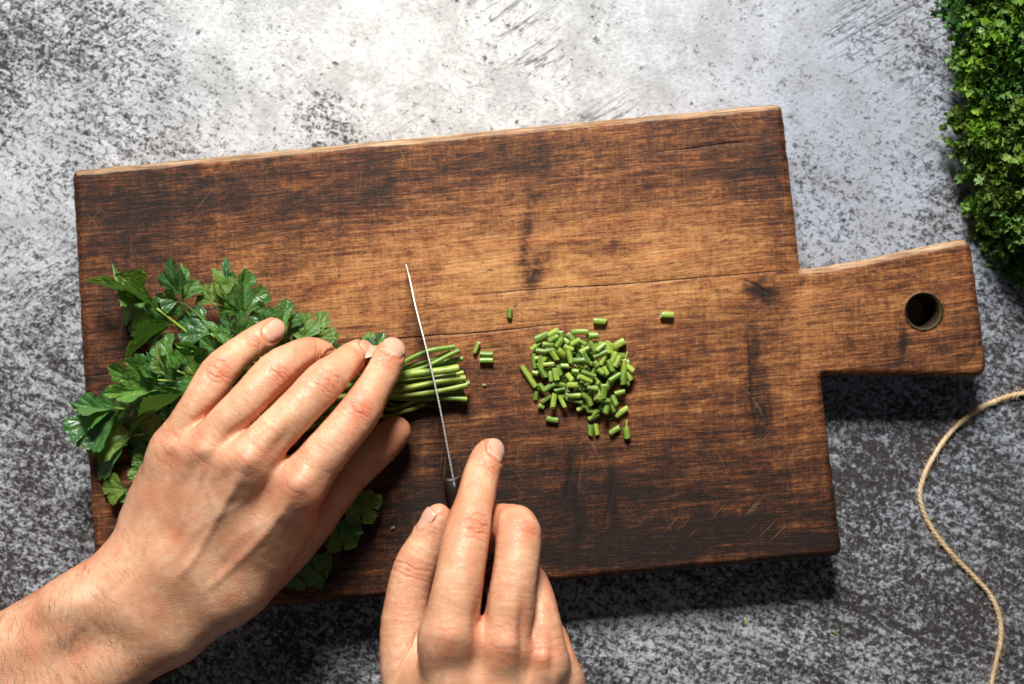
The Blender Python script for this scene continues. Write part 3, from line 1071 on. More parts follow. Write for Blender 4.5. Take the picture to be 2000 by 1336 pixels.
# ---- the hand that holds the bunch (palm down, fingers up to the right)
def build_left():
    idx = Chain([(575, 960, 55.8, 13.2), (588, 940, 58.9, 13.2), (648, 868, 57.3, 11.6), (697, 806, 51.4, 11.8), (724, 762, 45, 10.1), (745, 727, 38, 9.4), (756, 703, 32, 8.8), (763, 691, 28, 7.7)])
    mid = Chain([(472, 915, 59.2, 13.6), (488, 893, 63.7, 13.2), (565, 815, 61.4, 11.4), (630, 752, 54, 11.7), (660, 725, 47, 9.8), (682, 706, 38, 9), (697, 695, 32, 8.3), (704, 691, 28, 7.2)])
    rng_ = Chain([(396, 893, 53.5, 12.6), (408, 872, 57.2, 12.4), (476, 796, 60, 10.6), (538, 730, 53.6, 11.0), (573, 704, 47, 9.5), (600, 692, 40, 8.9), (619, 692, 34, 8.4), (631, 695, 30, 7.4)])
    pin = Chain([(336, 892, 44.5, 11.6), (346, 868, 47.3, 11.2), (386, 796, 52.5, 9.5), (425, 731, 47.8, 9.8), (460, 695, 41.3, 8.5), (489, 674, 35.6, 8.1), (518, 655, 31, 7.7), (533, 645, 28, 6.9)])
    thm = Chain([(440, 1160, 22.3, 15), (520, 1100, 20.9, 15.5), (592, 1034, 18.4, 13.2), (645, 972, 17.7, 11.2), (684, 926, 16.1, 10.8), (730, 884, 13.5, 10.2), (760, 855, 12.1, 9.6), (772, 843, 12, 8.6)])
    palm = [
        Chain([(415, 1125, 38, 14.5), (500, 1035, 48.7, 13.5), (582, 950, 57.5, 13.4)], 2),
        Chain([(365, 1100, 40.8, 15), (425, 1000, 51.3, 14), (480, 905, 60.6, 13.9)], 2),
        Chain([(320, 1080, 37.6, 14.5), (360, 980, 46.7, 13.5), (402, 882, 54.9, 12.8)], 2),
        Chain([(290, 1062, 30.5, 14.5), (312, 970, 38.2, 13.2), (340, 880, 45.9, 11.8)], 2),
        Chain([(292, 1085, 22.2, 18), (300, 1020, 22.5, 17.5), (318, 935, 25, 13)], 2),       # little finger side of the palm
        Chain([(440, 1150, 29.8, 17), (520, 1078, 35.9, 15), (580, 1010, 42.6, 11)], 2),         # thumb web
        Chain([(360, 1120, 20.2, 20), (440, 1020, 25, 20), (470, 940, 35.5, 17)], 2),          # body of the palm
        Chain([(245, 1146, 28, 22), (60, 1258, 29, 23), (-420, 1545, 38, 28), (-900, 1850, 48, 32)], 2),         # forearm, two bones
        Chain([(318, 1218, 27, 22), (150, 1325, 28, 24), (-320, 1640, 38, 30), (-800, 1945, 48, 33)], 2),
        Chain([(262, 1140, 30, 20.5), (330, 1085, 35.6, 18)], 1, raw=True),                  # wrist
        Chain([(335, 1208, 27, 21), (450, 1138, 30.3, 20)], 1, raw=True),
        Chain([(285, 1170, 31, 22), (370, 1095, 38, 18)], 1, raw=True),
        Chain([(163, 1180, 38, 15), (140, 1192, 38, 14)], 1, raw=True),                    # wrist bone
    ]
    fingers = [idx, mid, rng_, pin, thm]
    H = Hand(palm, fingers, 12.0, 7.0)
    V, Q = mesh_hand(H)
    S = Skin(V, Q)
    rolls = {0: 12, 1: 26, 2: 30, 3: 14}
    nd = []
    for k, (ch, roll) in enumerate(zip(fingers[:4], (8, 14, 20, 6))):
        uP = finger_axes(ch, 3); nP = dir_roll(uP, roll * 0.5)
        S.joint(ch.joints[3], uP, nP, [-6.0, -3.8, -2.2, -0.6, 1.0, 2.6, 4.6], 0.70, 0.55, 6.8, 0.70, 7.0, 1.3 + k, 0.35)
        uD = finger_axes(ch, 5); nD = dir_roll(uD, roll)
        S.joint(ch.joints[5], uD, nD, [-1.8, 0.2, 1.9], 0.42, 0.5, 6.0, 0.35, 5.0, 2.1 + k)
        S.tipred(ch.joints[7], 8.5, 0.55)
        uM = finger_axes(ch, 1)
        S.joint(ch.joints[1] - np.r_[uM / np.linalg.norm(uM) * 0, 0], uM, dir_roll(uM, 0), [-6, -3, 0.0, 3, 6, 9], 0.13, 0.8, 9.0, 0.28, 9.0, 4.0 + k)
    uT = finger_axes(thm, 4)
    S.joint(thm.joints[4], uT, dir_roll(uT, 60), [-2, 0, 2], 0.35, 0.6, 8, 0.5, 8, 1.0)
    S.tipred(thm.joints[7], 16, 0.75)
    for ch in fingers: S.lines(ch, 0.14)
    # hollows between the knuckles, tendons and veins
    for x, y, rx, ry, a, d in ((533, 962, 22, 44, 38, -1.9), (442, 930, 17, 40, 30, -1.4), (372, 925, 15, 40, 24, -1.0), (510, 1010, 30, 22, -45, -1.2), (640, 930, 16, 30, 35, -0.6),
                               (455, 850, 12, 30, 40, -1.2), (548, 865, 14, 34, 42, -1.4), (85, 1225, 40, 26, -30, -1.4), (245, 1130, 14, 50, 40, -1.0)):
        S.blob(x, y, rx, ry, a, d)
    for x, y, rx, ry, a, d in ((582, 944, 27, 21, -45, 2.3), (482, 898, 25, 20, -45, 2.3), (400, 878, 20, 17, -50, 1.6), (338, 872, 16, 15, -50, 1.2), (150, 1172, 48, 26, -30, 1.2)):
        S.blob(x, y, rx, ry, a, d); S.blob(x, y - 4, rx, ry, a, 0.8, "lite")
    for x, y, rx, ry, a in ((535, 985, 34, 26, 0), (440, 930, 24, 22, 0), (345, 890, 24, 22, 0), (622, 985, 18, 50, 35), (300, 960, 25, 30, 0), (352, 1040, 30, 26, 0)):
        S.blob(x, y, rx, ry, a, 0.32, "red")
    S.line([(575, 965), (520, 1040), (450, 1110), (390, 1165)], 9, 0.7)
    S.line([(475, 920), (430, 1000), (385, 1080), (340, 1140)], 9, 0.85)
    S.line([(400, 900), (372, 980), (340, 1060)], 8, 0.6)
    for pl, sg, am in (([(500, 940), (470, 985), (420, 1010), (380, 1040), (345, 1085), (290, 1120)], 5.5, 0.62), ([(395, 905), (402, 950), (425, 1000), (418, 1012)], 5, 0.5),
                       ([(560, 1000), (500, 1030), (455, 1060), (405, 1120)], 5.5, 0.5), ([(330, 905), (350, 950), (352, 1000), (362, 1030)], 5, 0.35), ([(345, 1085), (380, 1140), (400, 1170)], 5, 0.35),
                       ([(200, 1180), (120, 1260), (60, 1336)], 7, 0.6)):
        S.line(pl, sg * 1.5, am * 0.40); S.line(pl, sg * 1.8, 0.32, "vein")
    nails = [nail_spec(idx, 8, 12.8), nail_spec(mid, 16, 12.4), nail_spec(rng_, 26, 11.8), nail_spec(pin, 14, 10.4)]
    for sp in nails: S.nailbed(*sp)
    # fine lines where the wrist bends
    for i, o in enumerate((-18, -8, 0, 9, 20)):
        S.line([(206 + o, 1082 - o * 0.6), (235 + o, 1110 - o * 0.4), (262 + o, 1150 - o * 0.2)], 1.8, -0.10)
    S.apply()
    me = mesh_from("hand", S.V / 1000, Q)
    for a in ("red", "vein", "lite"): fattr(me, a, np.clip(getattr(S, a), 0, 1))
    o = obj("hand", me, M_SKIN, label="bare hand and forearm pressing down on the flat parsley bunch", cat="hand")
    bvh = BVHTree.FromPolygons([tuple(v) for v in S.V], [tuple(int(i) for i in q) for q in Q])
    for sp in nails: build_nail("fingernail", bvh, *sp, o)
    Nn = vnormals(S.V, Q)
    px, py = toPX(S.V)
    dens = (Nn[:, 2] > 0.0) & (px > -60) & (py < 1400)
    arm = dens & (px * 0.86 - (py - 1190) * 0.5 < 175 + 40 * fbm(px / 40, py / 40))
    fd = W(300, 1200, 0) - W(120, 1250, 0)
    hair_object(o, S.V, Nn, arm & (rng.random(len(px)) < 0.9), 700, lambda p: np.array([0.35, -0.9, 0.0]), 7.5, 5)
    return o


def build_right():
    idx = Chain([(876, 1262, 82, 14.6), (880, 1236, 86, 14.3), (897, 1130, 85, 12.1), (914, 1036, 74, 11.8), (928, 980, 64, 9.9), (940, 928, 53, 9.3), (950, 898, 46, 8.6), (955, 884, 42, 7.3)])
    mid = Chain([(978, 1285, 78, 13.6), (984, 1258, 81, 13.4), (1003, 1140, 81, 11.3), (1012, 1042, 71, 11.6), (990, 1024, 57, 10.3), (966, 1022, 42, 9.5), (952, 1040, 28, 8.8), (944, 1058, 20, 7.6)])
    rng_ = Chain([(1056, 1310, 71, 12.6), (1060, 1285, 73, 12.4), (1048, 1200, 68, 11.2), (1030, 1142, 57, 10.8), (1012, 1128, 43, 9.6), (990, 1126, 29, 9.0), (965, 1140, 18, 8.4), (952, 1155, 13, 7.4)])
    pin = Chain([(1092, 1345, 59, 11.6), (1090, 1322, 59, 11.2), (1082, 1275, 50, 9.9), (1068, 1240, 40, 9.5), (1045, 1230, 28, 8.6), (1018, 1232, 18, 8.0), (995, 1245, 12, 7.6), (985, 1255, 10, 6.8)])
    thm = Chain([(850, 1460, 60, 16), (805, 1340, 56, 15), (791, 1240, 51, 13.0), (796, 1165, 48, 11.3), (811, 1108, 46, 11.2), (833, 1062, 45, 9.6), (850, 1025, 45, 8.4), (856, 1010, 45, 7.0)])
    palm = [
        Chain([(878, 1245, 84, 14.8), (890, 1380, 78, 15), (905, 1520, 70, 15)], 2),
        Chain([(980, 1268, 79, 14.0), (965, 1400, 76, 15), (945, 1530, 70, 15)], 2),
        Chain([(1057, 1295, 70, 13.0), (1025, 1410, 68, 14), (985, 1530, 66, 15)], 2),
        Chain([(1094, 1335, 57, 12.0), (1070, 1430, 56, 14), (1015, 1540, 58, 15)], 2),
        Chain([(1060, 1400, 42, 15), (1020, 1520, 48, 18)], 1, raw=True),
        Chain([(850, 1330, 62, 17), (870, 1450, 60, 19)], 1, raw=True),
        Chain([(930, 1320, 58, 17), (950, 1470, 56, 20)], 1, raw=True),
        Chain([(920, 1530, 66, 19), (925, 1640, 68, 20), (900, 2000, 80, 27), (885, 2650, 100, 33)], 2),
        Chain([(985, 1540, 64, 19), (985, 1640, 66, 20), (965, 2000, 78, 27), (960, 2650, 98, 33)], 2),
    ]
    fingers = [idx, mid, rng_, pin, thm]
    H = Hand(palm, fingers, 11.0, 6.0)
    V, Q = mesh_hand(H)
    S = Skin(V, Q)
    for k, (ch, roll) in enumerate(zip(fingers[:4], (26, 20, 30, 30))):
        uP = finger_axes(ch, 3) if k == 0 else ch.joints[3, :3] - ch.joints[2, :3]
        nP = dir_roll(uP, roll * 0.8)
        if k == 0:
            S.joint(ch.joints[3], uP, nP, [-8.2, -6.0, -4.2, -2.6, -0.8, 1.0, 2.8, 5.0], 0.85, 0.60, 6.8, 0.65, 7.5, 1.0, 0.3)
            uD = finger_axes(ch, 5); S.joint(ch.joints[5], uD, dir_roll(uD, roll), [-2.4, -0.6, 0.8], 0.36, 0.55, 6.0, 0.35, 5.0, 2.0)
        else:
            S.joint(ch.joints[3], uP, nP, [-2, 0.5, 3], 0.22, 0.6, 6.5, 0.55, 8.0, 1.5 + k, 0.6)
        S.tipred(ch.joints[7], 9, 0.6)
        uM = ch.joints[2, :3] - ch.joints[1, :3]
        S.joint(ch.joints[1], uM, dir_roll(uM, 0), [-2, 1, 4, 7, 10], 0.16, 0.8, 9.0, 0.4, 10.0, 3.0 + k)
    S.tipred(thm.joints[7], 12, 0.5)
    for ch in fingers: S.lines(ch, 0.14)
    uT = finger_axes(thm, 4)
    for n_ in (-70, 0):
        S.joint(thm.joints[4], uT, dir_roll(uT, n_), [-5.0, -2.5, 0.2, 2.6], 0.40, 0.6, 9, 0.4, 8, 1.0)
    for x, y, rx, ry, a, d in ((934, 1225, 14, 60, 0, -2.2), (935, 1300, 26, 30, 0, -1.8), (1022, 1240, 12, 55, 0, -2.4), (1030, 1310, 20, 25, 0, -1.6), (880, 1310, 40, 26, 0, -1.4), (985, 1325, 34, 24, 0, -1.2),
                               (1078, 1290, 10, 40, 0, -1.2)):
        S.blob(x, y, rx, ry, a, d)
    for x, y, rx, ry, a, d in ((884, 1238, 34, 26, 0, 1.8), (992, 1256, 26, 22, 0, 1.8), (1064, 1284, 18, 20, 0, 1.4)):
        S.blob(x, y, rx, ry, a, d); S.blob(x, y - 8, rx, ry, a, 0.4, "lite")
    for x, y, rx, ry, a in ((890, 1278, 44, 18, 0), (1000, 1290, 34, 16, 0), (935, 1200, 14, 60, 0), (1026, 1045, 26, 22, 0), (1028, 1200, 12, 70, 0)):
        S.blob(x, y, rx, ry, a, 0.40, "red")
    nails = [nail_spec(idx, 32, 11.8), nail_spec(thm, -60, 11.5, 5.5, -3.6)]
    for sp in nails: S.nailbed(*sp)
    # the fold where the thumb leaves the hand
    S.line([(816, 1226), (806, 1262), (786, 1296), (766, 1340)], 4, -1.1)
    S.line([(806, 1240), (790, 1275), (772, 1300)], 2.2, -0.4)
    S.apply()
    me = mesh_from("hand", S.V / 1000, Q)
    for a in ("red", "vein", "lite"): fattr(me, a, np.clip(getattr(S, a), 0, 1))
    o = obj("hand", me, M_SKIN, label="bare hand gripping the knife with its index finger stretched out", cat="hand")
    bvh = BVHTree.FromPolygons([tuple(v) for v in S.V], [tuple(int(i) for i in q) for q in Q])
    for sp in nails: build_nail("fingernail", bvh, *sp, o)
    return o


build_left()
build_right()


# ------------------------------------------------------------------ the knife
def build_knife():
    root = obj("knife", None, label="kitchen knife with a thin steel blade seen along its spine", cat="knife")
    o0 = W(890, 975, 0) / 1000
    root.location = o0
    spine_px = [(793, 516, 14), (801, 548, 20), (812, 600, 26), (835, 690, 32), (857, 785, 36), (875, 880, 38.5), (888, 950, 40), (893, 985, 40.5)]
    S = spline([W(*p) for p in spine_px], 6)
    n = len(S)
    # the flat of the blade lies in the plane through the spine and the lens line of sight, so only the spine shows
    eye = np.array([0, 0, DIST + TOPZ])
    down = S - eye; down /= np.linalg.norm(down, axis=1)[:, None]
    t = np.gradient(S, axis=0); t /= np.linalg.norm(t, axis=1)[:, None]
    dn = np.array([0.0, 0, -1.0]) + 0.5 * (down.mean(0) - np.array([0, 0, -1.0])) * 2
    dn /= np.linalg.norm(dn)
    side = np.cross(t, down); side /= np.linalg.norm(side, axis=1)[:, None]
    V = []; F = []
    for i in range(n):
        a = i / (n - 1)
        h = (S[i, 2] - TOPZ - 1.2) * (1.0 if a > 0.02 else 0.2)
        th = (0.80 + 0.35 * min(1, a * 1.3))
        prof = [(0.0, th * 0.5 * 0.7), (0.25, th * 0.5), (h * 0.5, th * 0.36), (h * 0.93, th * 0.16), (h, 0.03)]
        dv = down[i]
        row = [S[i] + dv * d + side[i] * w for d, w in prof] + [S[i] + dv * d - side[i] * w for d, w in prof[::-1]]
        V += row
    m = 10
    for i in range(n - 1):
        for j in range(m):
            F.append((i * m + j, i * m + (j + 1) % m, (i + 1) * m + (j + 1) % m, (i + 1) * m + j))
    F.append(tuple(range(m))[::-1]); F.append(tuple(range((n - 1) * m, n * m)))
    me = mesh_from("blade", np.array(V) / 1000 - o0, F, False)
    obj("blade", me, M_STEEL, root)
    # handle: rounded bar that runs on from the spine under the hand
    H = spline([W(883, 936, 31), (W(892, 985, 31)), W(908, 1060, 31), W(930, 1160, 34), W(948, 1250, 37), W(956, 1300, 38)], 5)
    def bar(P, hw, hh, nn=20, taper=True):
        P = np.array(P); T = np.gradient(P, axis=0); T /= np.linalg.norm(T, axis=1)[:, None]
        V = []; k = len(P)
        for i in range(k):
            u = np.cross(T[i], [0, 0, 1]); u /= np.linalg.norm(u); w = np.cross(u, T[i])
            a = i / (k - 1)
            e = 1.0
            if taper: e = min(1, 0.86 + i * 0.08) * min(1, 0.80 + (k - 1 - i) * 0.08)
            for j in range(nn):
                b = j * 2 * math.pi / nn
                c, s_ = math.cos(b), math.sin(b)
                V.append(P[i] + u * hw * e * math.copysign(abs(c) ** 0.7, c) + w * hh * e * math.copysign(abs(s_) ** 0.7, s_))
        F = [(i * nn + j, i * nn + (j + 1) % nn, (i + 1) * nn + (j + 1) % nn, (i + 1) * nn + j) for i in range(k - 1) for j in range(nn)]
        F.append(tuple(range(nn))[::-1]); F.append(tuple(range((k - 1) * nn, k * nn)))
        return np.array(V), F
    v, f = bar(H, 5.0, 9.6)
    hd = obj("handle", mesh_from("handle", v / 1000 - o0, f), M_HANDLE, root)
    hd["label"] = "dark wooden knife handle"
    v, f = bar([W(882.8, 935.0, 31), W(883.1, 936.6, 31)], 3.4, 6.0, 20, False)
    obj("bolster", mesh_from("bolster", v / 1000 - o0, f), M_STEEL, root)
    for y, x, h in ((1010, 897, 31), (1130, 924, 33), (1240, 946, 36.5)):
        c = W(x, y, h)
        v, f = tube([c + np.array([-5.25, 0, 0]), c + np.array([5.25, 0, 0])], 2.2, 12)
        obj("rivet", mesh_from("rivet", v / 1000 - o0, f), M_BRASS, root)


build_knife()


# ------------------------------------------------------------------ flat parsley
HALF = [(1.0, 0.0), (0.985, 0.05), (0.94, 0.075), (0.955, 0.135), (0.89, 0.155), (0.89, 0.23), (0.81, 0.235), (0.74, 0.215), (0.66, 0.17), (0.585, 0.13),
        (0.65, 0.235), (0.745, 0.30), (0.745, 0.365), (0.68, 0.38), (0.69, 0.455), (0.605, 0.46), (0.585, 0.545), (0.51, 0.515), (0.465, 0.575), (0.40, 0.52),
        (0.345, 0.515), (0.30, 0.42), (0.21, 0.28), (0.12, 0.14), (0.05, 0.032)]


def leaf_mesh(name, seed, cup, bend, wave, narrow=1.0):
    r = np.random.default_rng(seed)
    up = np.array(HALF); dnn = np.array(HALF[1:])[::-1] * [1, -1]
    up = up + r.normal(0, 0.016, up.shape) * [1, 1]; dnn = dnn + r.normal(0, 0.016, dnn.shape)
    out = np.vstack([up, [(0.0, 0.012), (0.0, -0.012)], dnn])
    out[:, 1] *= r.uniform(0.88, 1.12)
    # round the teeth off a little
    q = []
    for i in range(len(out)):
        a, b = out[i], out[(i + 1) % len(out)]
        q += [a * 0.78 + b * 0.22, a * 0.22 + b * 0.78]
    out = np.array(q)
    gx, gy = np.meshgrid(np.arange(0.03, 1.0, 0.055), np.arange(-0.55, 0.56, 0.055), indexing='ij')
    G = np.stack([gx.ravel(), gy.ravel()], 1) + r.normal(0, 0.008, (gx.size, 2))
    vl = [np.array([(0, 0), (1, 0)])] + [np.array([(0.06, 0), (0.66, s * 0.37)]) for s in (1, -1)] + [np.array([(0.10, s * 0.02), (0.42, s * 0.46)]) for s in (1, -1)] \
        + [np.array([(0.55, 0), (0.86, s * 0.16)]) for s in (1, -1)] + [np.array([(0.40, s * 0.2), (0.56, s * 0.44)]) for s in (1, -1)]
    vp = np.vstack([np.linspace(a[0], a[1], 14) for a in vl])
    P = np.vstack([out, G, vp])
    n = len(out)
    ed = [(i, (i + 1) % n) for i in range(n)]
    vv, _, ff, *_ = delaunay_2d_cdt([Vector(p) for p in P], ed, [list(range(n))], 1, 1e-4)
    V = np.array([(v.x, v.y) for v in vv])
    dv = np.full(len(V), 9.0)
    for a in vl:
        d, _ = seg_dist(V[:, 0], V[:, 1], a); dv = np.minimum(dv, d)
    main = np.full(len(V), 9.0)
    for a in vl[:3]:
        d, _ = seg_dist(V[:, 0], V[:, 1], a); main = np.minimum(main, d)
    x, y = V.T
    y2 = y * narrow
    z = cup * np.abs(y) + np.sqrt(max(0, 1 - narrow ** 2)) * np.abs(y) * 0.9 + 0.24 * np.minimum(main, 0.16) + 0.55 * wave * (fbm(x * 4 + seed, y * 4 + 3, 2) - 0.5)
    # bend along the length
    th = bend * x
    X = np.where(abs(bend) > 1e-3, np.sin(th) / (bend if abs(bend) > 1e-3 else 1), x) - z * np.sin(th)
    Z = np.where(abs(bend) > 1e-3, (np.cos(th) - 1) / (bend if abs(bend) > 1e-3 else 1), 0) + z * np.cos(th)
    me = mesh_from(name, np.c_[X, y2, Z], [tuple(f) for f in ff if len(f) >= 3])
    # faces up
    me.update()
    if sum(p.normal.z * p.area for p in me.polygons) < 0: me.flip_normals()
    fattr(me, "vein", np.clip(np.exp(-(dv / 0.013) ** 2) + 0.0, 0, 1))
    me.materials.append(M_LEAF)
    return me


LEAVES = [leaf_mesh("leaf", 11 + k, c, b, w, nr) for k, (c, b, w, nr) in enumerate(
    [(0.08, 0.5, 0.16, 1), (0.2, 0.3, 0.2, .97), (-0.15, 0.7, 0.2, 1), (0.05, -0.4, 0.25, 1), (0.15, 0.6, 0.2, .85), (0.02, 0.9, 0.25, 1),
     (0.0, 0.4, 0.15, .62), (0.0, 0.6, 0.12, .50), (-0.3, 0.4, 0.25, .95)])]
WIDE = [0, 1, 2, 3, 5, 8]; NARROW = [4, 6, 7]


def place_leaf(parent, orig, b, t, roll, wf, var):
    b = W(*b); t = W(*t)
    u = t - b; L = np.linalg.norm(u)
    n = dir_roll(u, roll); u, n, w = frame(u, n)
    o = obj("leaf", LEAVES[var], None, parent)
    wv = np.cross(n, u)
    M = Matrix(((u[0], wv[0], n[0], 0), (u[1], wv[1], n[1], 0), (u[2], wv[2], n[2], 0), (0, 0, 0, 1)))
    M = M @ Matrix.Diagonal((L / 1000 * 1.10, L / 1000 * wf * 1.12, L / 1000, 1))
    M.translation = Vector(b / 1000 - orig)
    o.matrix_local = M
    return o


def stem_mesh(name, P, R, ribs=True, n=10, cut_end=False, wob=0.0):
    V, F = tube(P, R, n, True)
    k = len(P)
    a = np.tile(np.arange(n), k)
    rib = np.where(a % 3 == 0, 1.0, 0.0) if ribs else np.zeros(len(V))
    cen = np.repeat(np.asarray(P, float), n, 0)
    V = cen + (V - cen) * (1 + np.where(rib > 0, 0.05, -0.05))[:, None]
    # separate end cap with a pale cut face
    e = V[-n:]
    c = len(V)
    tip = np.asarray(P[-1]); d = tip - np.asarray(P[-2]); d = d / (np.linalg.norm(d) + 1e-9)
    V2 = np.vstack([V, e, tip[None] - d * 0.15])
    F = F[:-1] + [(c + j, c + (j + 1) % n, c + n) for j in range(n)]
    cut = np.r_[np.zeros(c), np.ones(n + 1)] * (1.0 if cut_end else 0.0)
    rib = np.r_[rib, np.zeros(n + 1)]
    return V2, F, cut, rib


def build_bunch():
    root = obj("parsley_bunch", None, label="bunch of flat leaf parsley held under the hand on the cutting board", cat="parsley")
    orig = W(640, 790, 0) / 1000
    root.location = orig
    L = []   # base, tip, roll, width, variant
    def a(bx, by, bh, tx, ty, th, roll=0, wf=1.0, var=None):
        L.append(((bx, by, bh), (tx, ty, th), roll, wf, var))
    # upper left sprig
    a(306, 602, 22, 167, 527, 24, 35, 0.42, 7); a(298, 588, 20, 205, 527, 20, -30, 0.40, 7); a(296, 600, 14, 216, 617, 8, 10, 0.9, 5)
    a(336, 630, 18, 262, 622, 18, -10, 0.95, 0); a(338, 634, 18, 224, 690, 16, 45, 0.42, 7)
    # pair standing up
    a(352, 578, 24, 322, 514, 30, -50, 1.15, 0); a(356, 590, 22, 366, 520, 26, 60, 0.9, 4); a(350, 588, 20, 306, 580, 24, -20, 1.0, 1)
    a(352, 590, 18, 330, 616, 20, -30, 1.0, 0)
    # second pair
    a(448, 592, 24, 424, 524, 28, 35, 0.75, 4); a(444, 572, 18, 441, 506, 22, 10, 0.6, 4); a(474, 622, 24, 483, 532, 28, 40, 0.85, 1)
    a(418, 592, 18, 390, 560, 18, -10, 1.2, 2); a(470, 612, 26, 420, 582, 30, -35, 0.85, 0)
    # toward the little finger
    a(412, 652, 20, 342, 622, 20, 5, 0.9, 2); a(446, 684, 30, 408, 622, 34, 45, 0.6, 4)
    a(462, 668, 28, 438, 616, 34, -30, 0.9, 1); a(470, 660, 28, 474, 612, 34, 30, 0.8, 0)
    a(446, 700, 26, 392, 668, 30, -15, 1.15, 0); a(410, 722, 26, 350, 690, 32, -25, 1.2, 1); a(396, 684, 22, 340, 672, 20, 0, 0.5, 6)
    a(420, 668, 14, 380, 684, 14, 0, 0.9, 5)
    # the big shiny leaf
    a(312, 756, 30, 208, 730, 32, -28, 0.80, 0); a(312, 760, 30, 205, 766, 28, 22, 0.50, 1); a(308, 742, 30, 269, 694, 36, 38, 0.65, 1)
    a(328, 732, 30, 300, 680, 36, -25, 0.75, 4); a(346, 724, 30, 326, 668, 36, 30, 0.55, 4); a(318, 736, 28, 287, 690, 30, 10, 0.5, 6)
    a(386, 746, 32, 296, 772, 26, 15, 0.90, 2); a(396, 742, 30, 330, 724, 28, -10, 1.0, 8); a(368, 768, 28, 228, 830, 20, 40, 0.55, 7)
    a(380, 770, 26, 318, 800, 20, 0, 0.9, 5); a(292, 778, 24, 250, 797, 22, -15, 0.8, 0)
    # over the left edge of the board
    a(230, 806, 16, 146, 842, 8, 12, 1.05, 3); a(224, 797, 16, 123, 800, 8, -30, 0.45, 7); a(228, 797, 16, 182, 782, 14, -10, 1.0, 0)
    a(262, 800, 18, 214, 790, 14, 5, 1.0, 2); a(252, 868, 10, 136, 878, 2, 5, 0.85, 5); a(262, 850, 12, 160, 850, 6, 0, 0.8, 3)
    a(248, 956, 8, 196, 953, 6, 0, 0.9, 0); a(256, 962, 6, 226, 968, 4, 10, 0.9, 3)
    a(300, 830, 14, 244, 880, 8, 0, 1.0, 5); a(318, 818, 22, 268, 830, 18, -10, 1.0, 8); a(330, 830, 18, 280, 900, 8, 0, 0.9, 5); a(300, 880, 12, 240, 900, 6, 0, 1.0, 2)
    a(310, 900, 10, 262, 930, 6, 0, 1.0, 3); a(350, 800, 22, 300, 850, 16, 10, 1.0, 2); a(360, 820, 20, 330, 870, 16, 0, 1.0, 5)
    a(340, 860, 14, 290, 870, 12, 0, 1.0, 0); a(300, 940, 8, 270, 990, 6, 0, 1.0, 2)
    # dark leaves beyond the ring finger
    a(520, 640, 22, 508, 592, 22, -15, 1.05, 3); a(548, 650, 20, 562, 590, 24, 15, 0.95, 0); a(560, 670, 24, 556, 606, 28, -40, 0.7, 4)
    a(588, 670, 18, 594, 614, 18, 0, 1.0, 2); a(596, 676, 16, 640, 612, 18, 10, 0.95, 5); a(604, 680, 14, 660, 652, 14, 0, 0.9, 5); a(570, 660, 16, 612, 640, 14, 0, 1.0, 8)
    a(580, 690, 16, 640, 668, 12, 0, 0.9, 2); a(548, 690, 14, 560, 640, 14, 0, 1.0, 5); a(535, 660, 14, 530, 610, 14, 10, 1.0, 8)
    a(620, 690, 14, 664, 680, 10, 0, 0.8, 3)
    # sprig above the index finger
    a(724, 704, 16, 716, 650, 16, -10, 1.0, 2); a(728, 706, 16, 750, 654, 16, 15, 0.95, 0); a(726, 704, 12, 735, 662, 10, 0, 1.0, 5)
    # bits between fingers
    a(602, 726, 40, 632, 712, 42, 0, 0.7, 1); a(505, 738, 38, 492, 712, 38, 0, 0.8, 0)
    # leaves beside and below the thumb
    a(694, 962, 14, 728, 1020, 14, -15, 0.95, 0); a(700, 956, 14, 744, 985, 14, 5, 0.6, 4); a(650, 1024, 14, 694, 1066, 14, -10, 1.15, 0)
    a(640, 1018, 12, 660, 1072, 12, 0, 0.9, 1); a(656, 1020, 14, 706, 1040, 14, 0, 0.7, 1); a(612, 1088, 10, 646, 1106, 10, 0, 1.0, 3)
    a(590, 1080, 8, 574, 1188, 3, 0, 0.75, 5); a(596, 1090, 8, 616, 1160, 4, 0, 0.75, 2); a(570, 1110, 6, 556, 1170, 3, 0, 0.9, 5); a(600, 1080, 10, 640, 1130, 6, 0, 0.8, 2)
    # fill under the hand and in the body of the bunch
    r = np.random.default_rng(21)
    for k in range(34):
        x = r.uniform(330, 620); y = r.uniform(690, 960)
        if (x - 330) * 0.9 + (y - 650) * 0.2 > 250 and y > 880: continue
        if y < 700 and x > 520: continue
        an = math.radians(r.uniform(150, 250)); l = r.uniform(50, 85); h = r.uniform(3, 20)
        a(x, y, h, x + l * math.cos(an), y + l * math.sin(an) * 0.7, h + r.uniform(-6, 4), r.uniform(-20, 20), r.uniform(0.8, 1.1), int(r.choice(WIDE)))
    for b, t, roll, wf, var in L:
        place_leaf(root, orig, b, t, roll, wf, WIDE[0] if var is None else var)
    # leaf stalks running back into the bunch
    r = np.random.default_rng(5)
    for i, (b, t, roll, wf, var) in enumerate(L):
        if i % 2: continue
        tx = b[0] + (560 - b[0]) * r.uniform(0.45, 0.7); ty = b[1] + (800 - b[1]) * r.uniform(0.45, 0.7)
        th = max(3, min(16, b[2] * 0.5))
        P = spline([W(*b), W((b[0] * 2 + tx) / 3, (b[1] * 2 + ty) / 3 + r.uniform(-6, 6), (b[2] * 2 + th) / 3 - 1), W(tx, ty, th)], 5)
        V, F, cut, rib = stem_mesh("stalk", P, np.linspace(0.55, 0.95, len(P)), True, 7)
        me = mesh_from("stalk", V / 1000 - orig, F); fattr(me, "cut", cut); fattr(me, "rib", rib)
        obj("stalk", me, M_STEM, root)
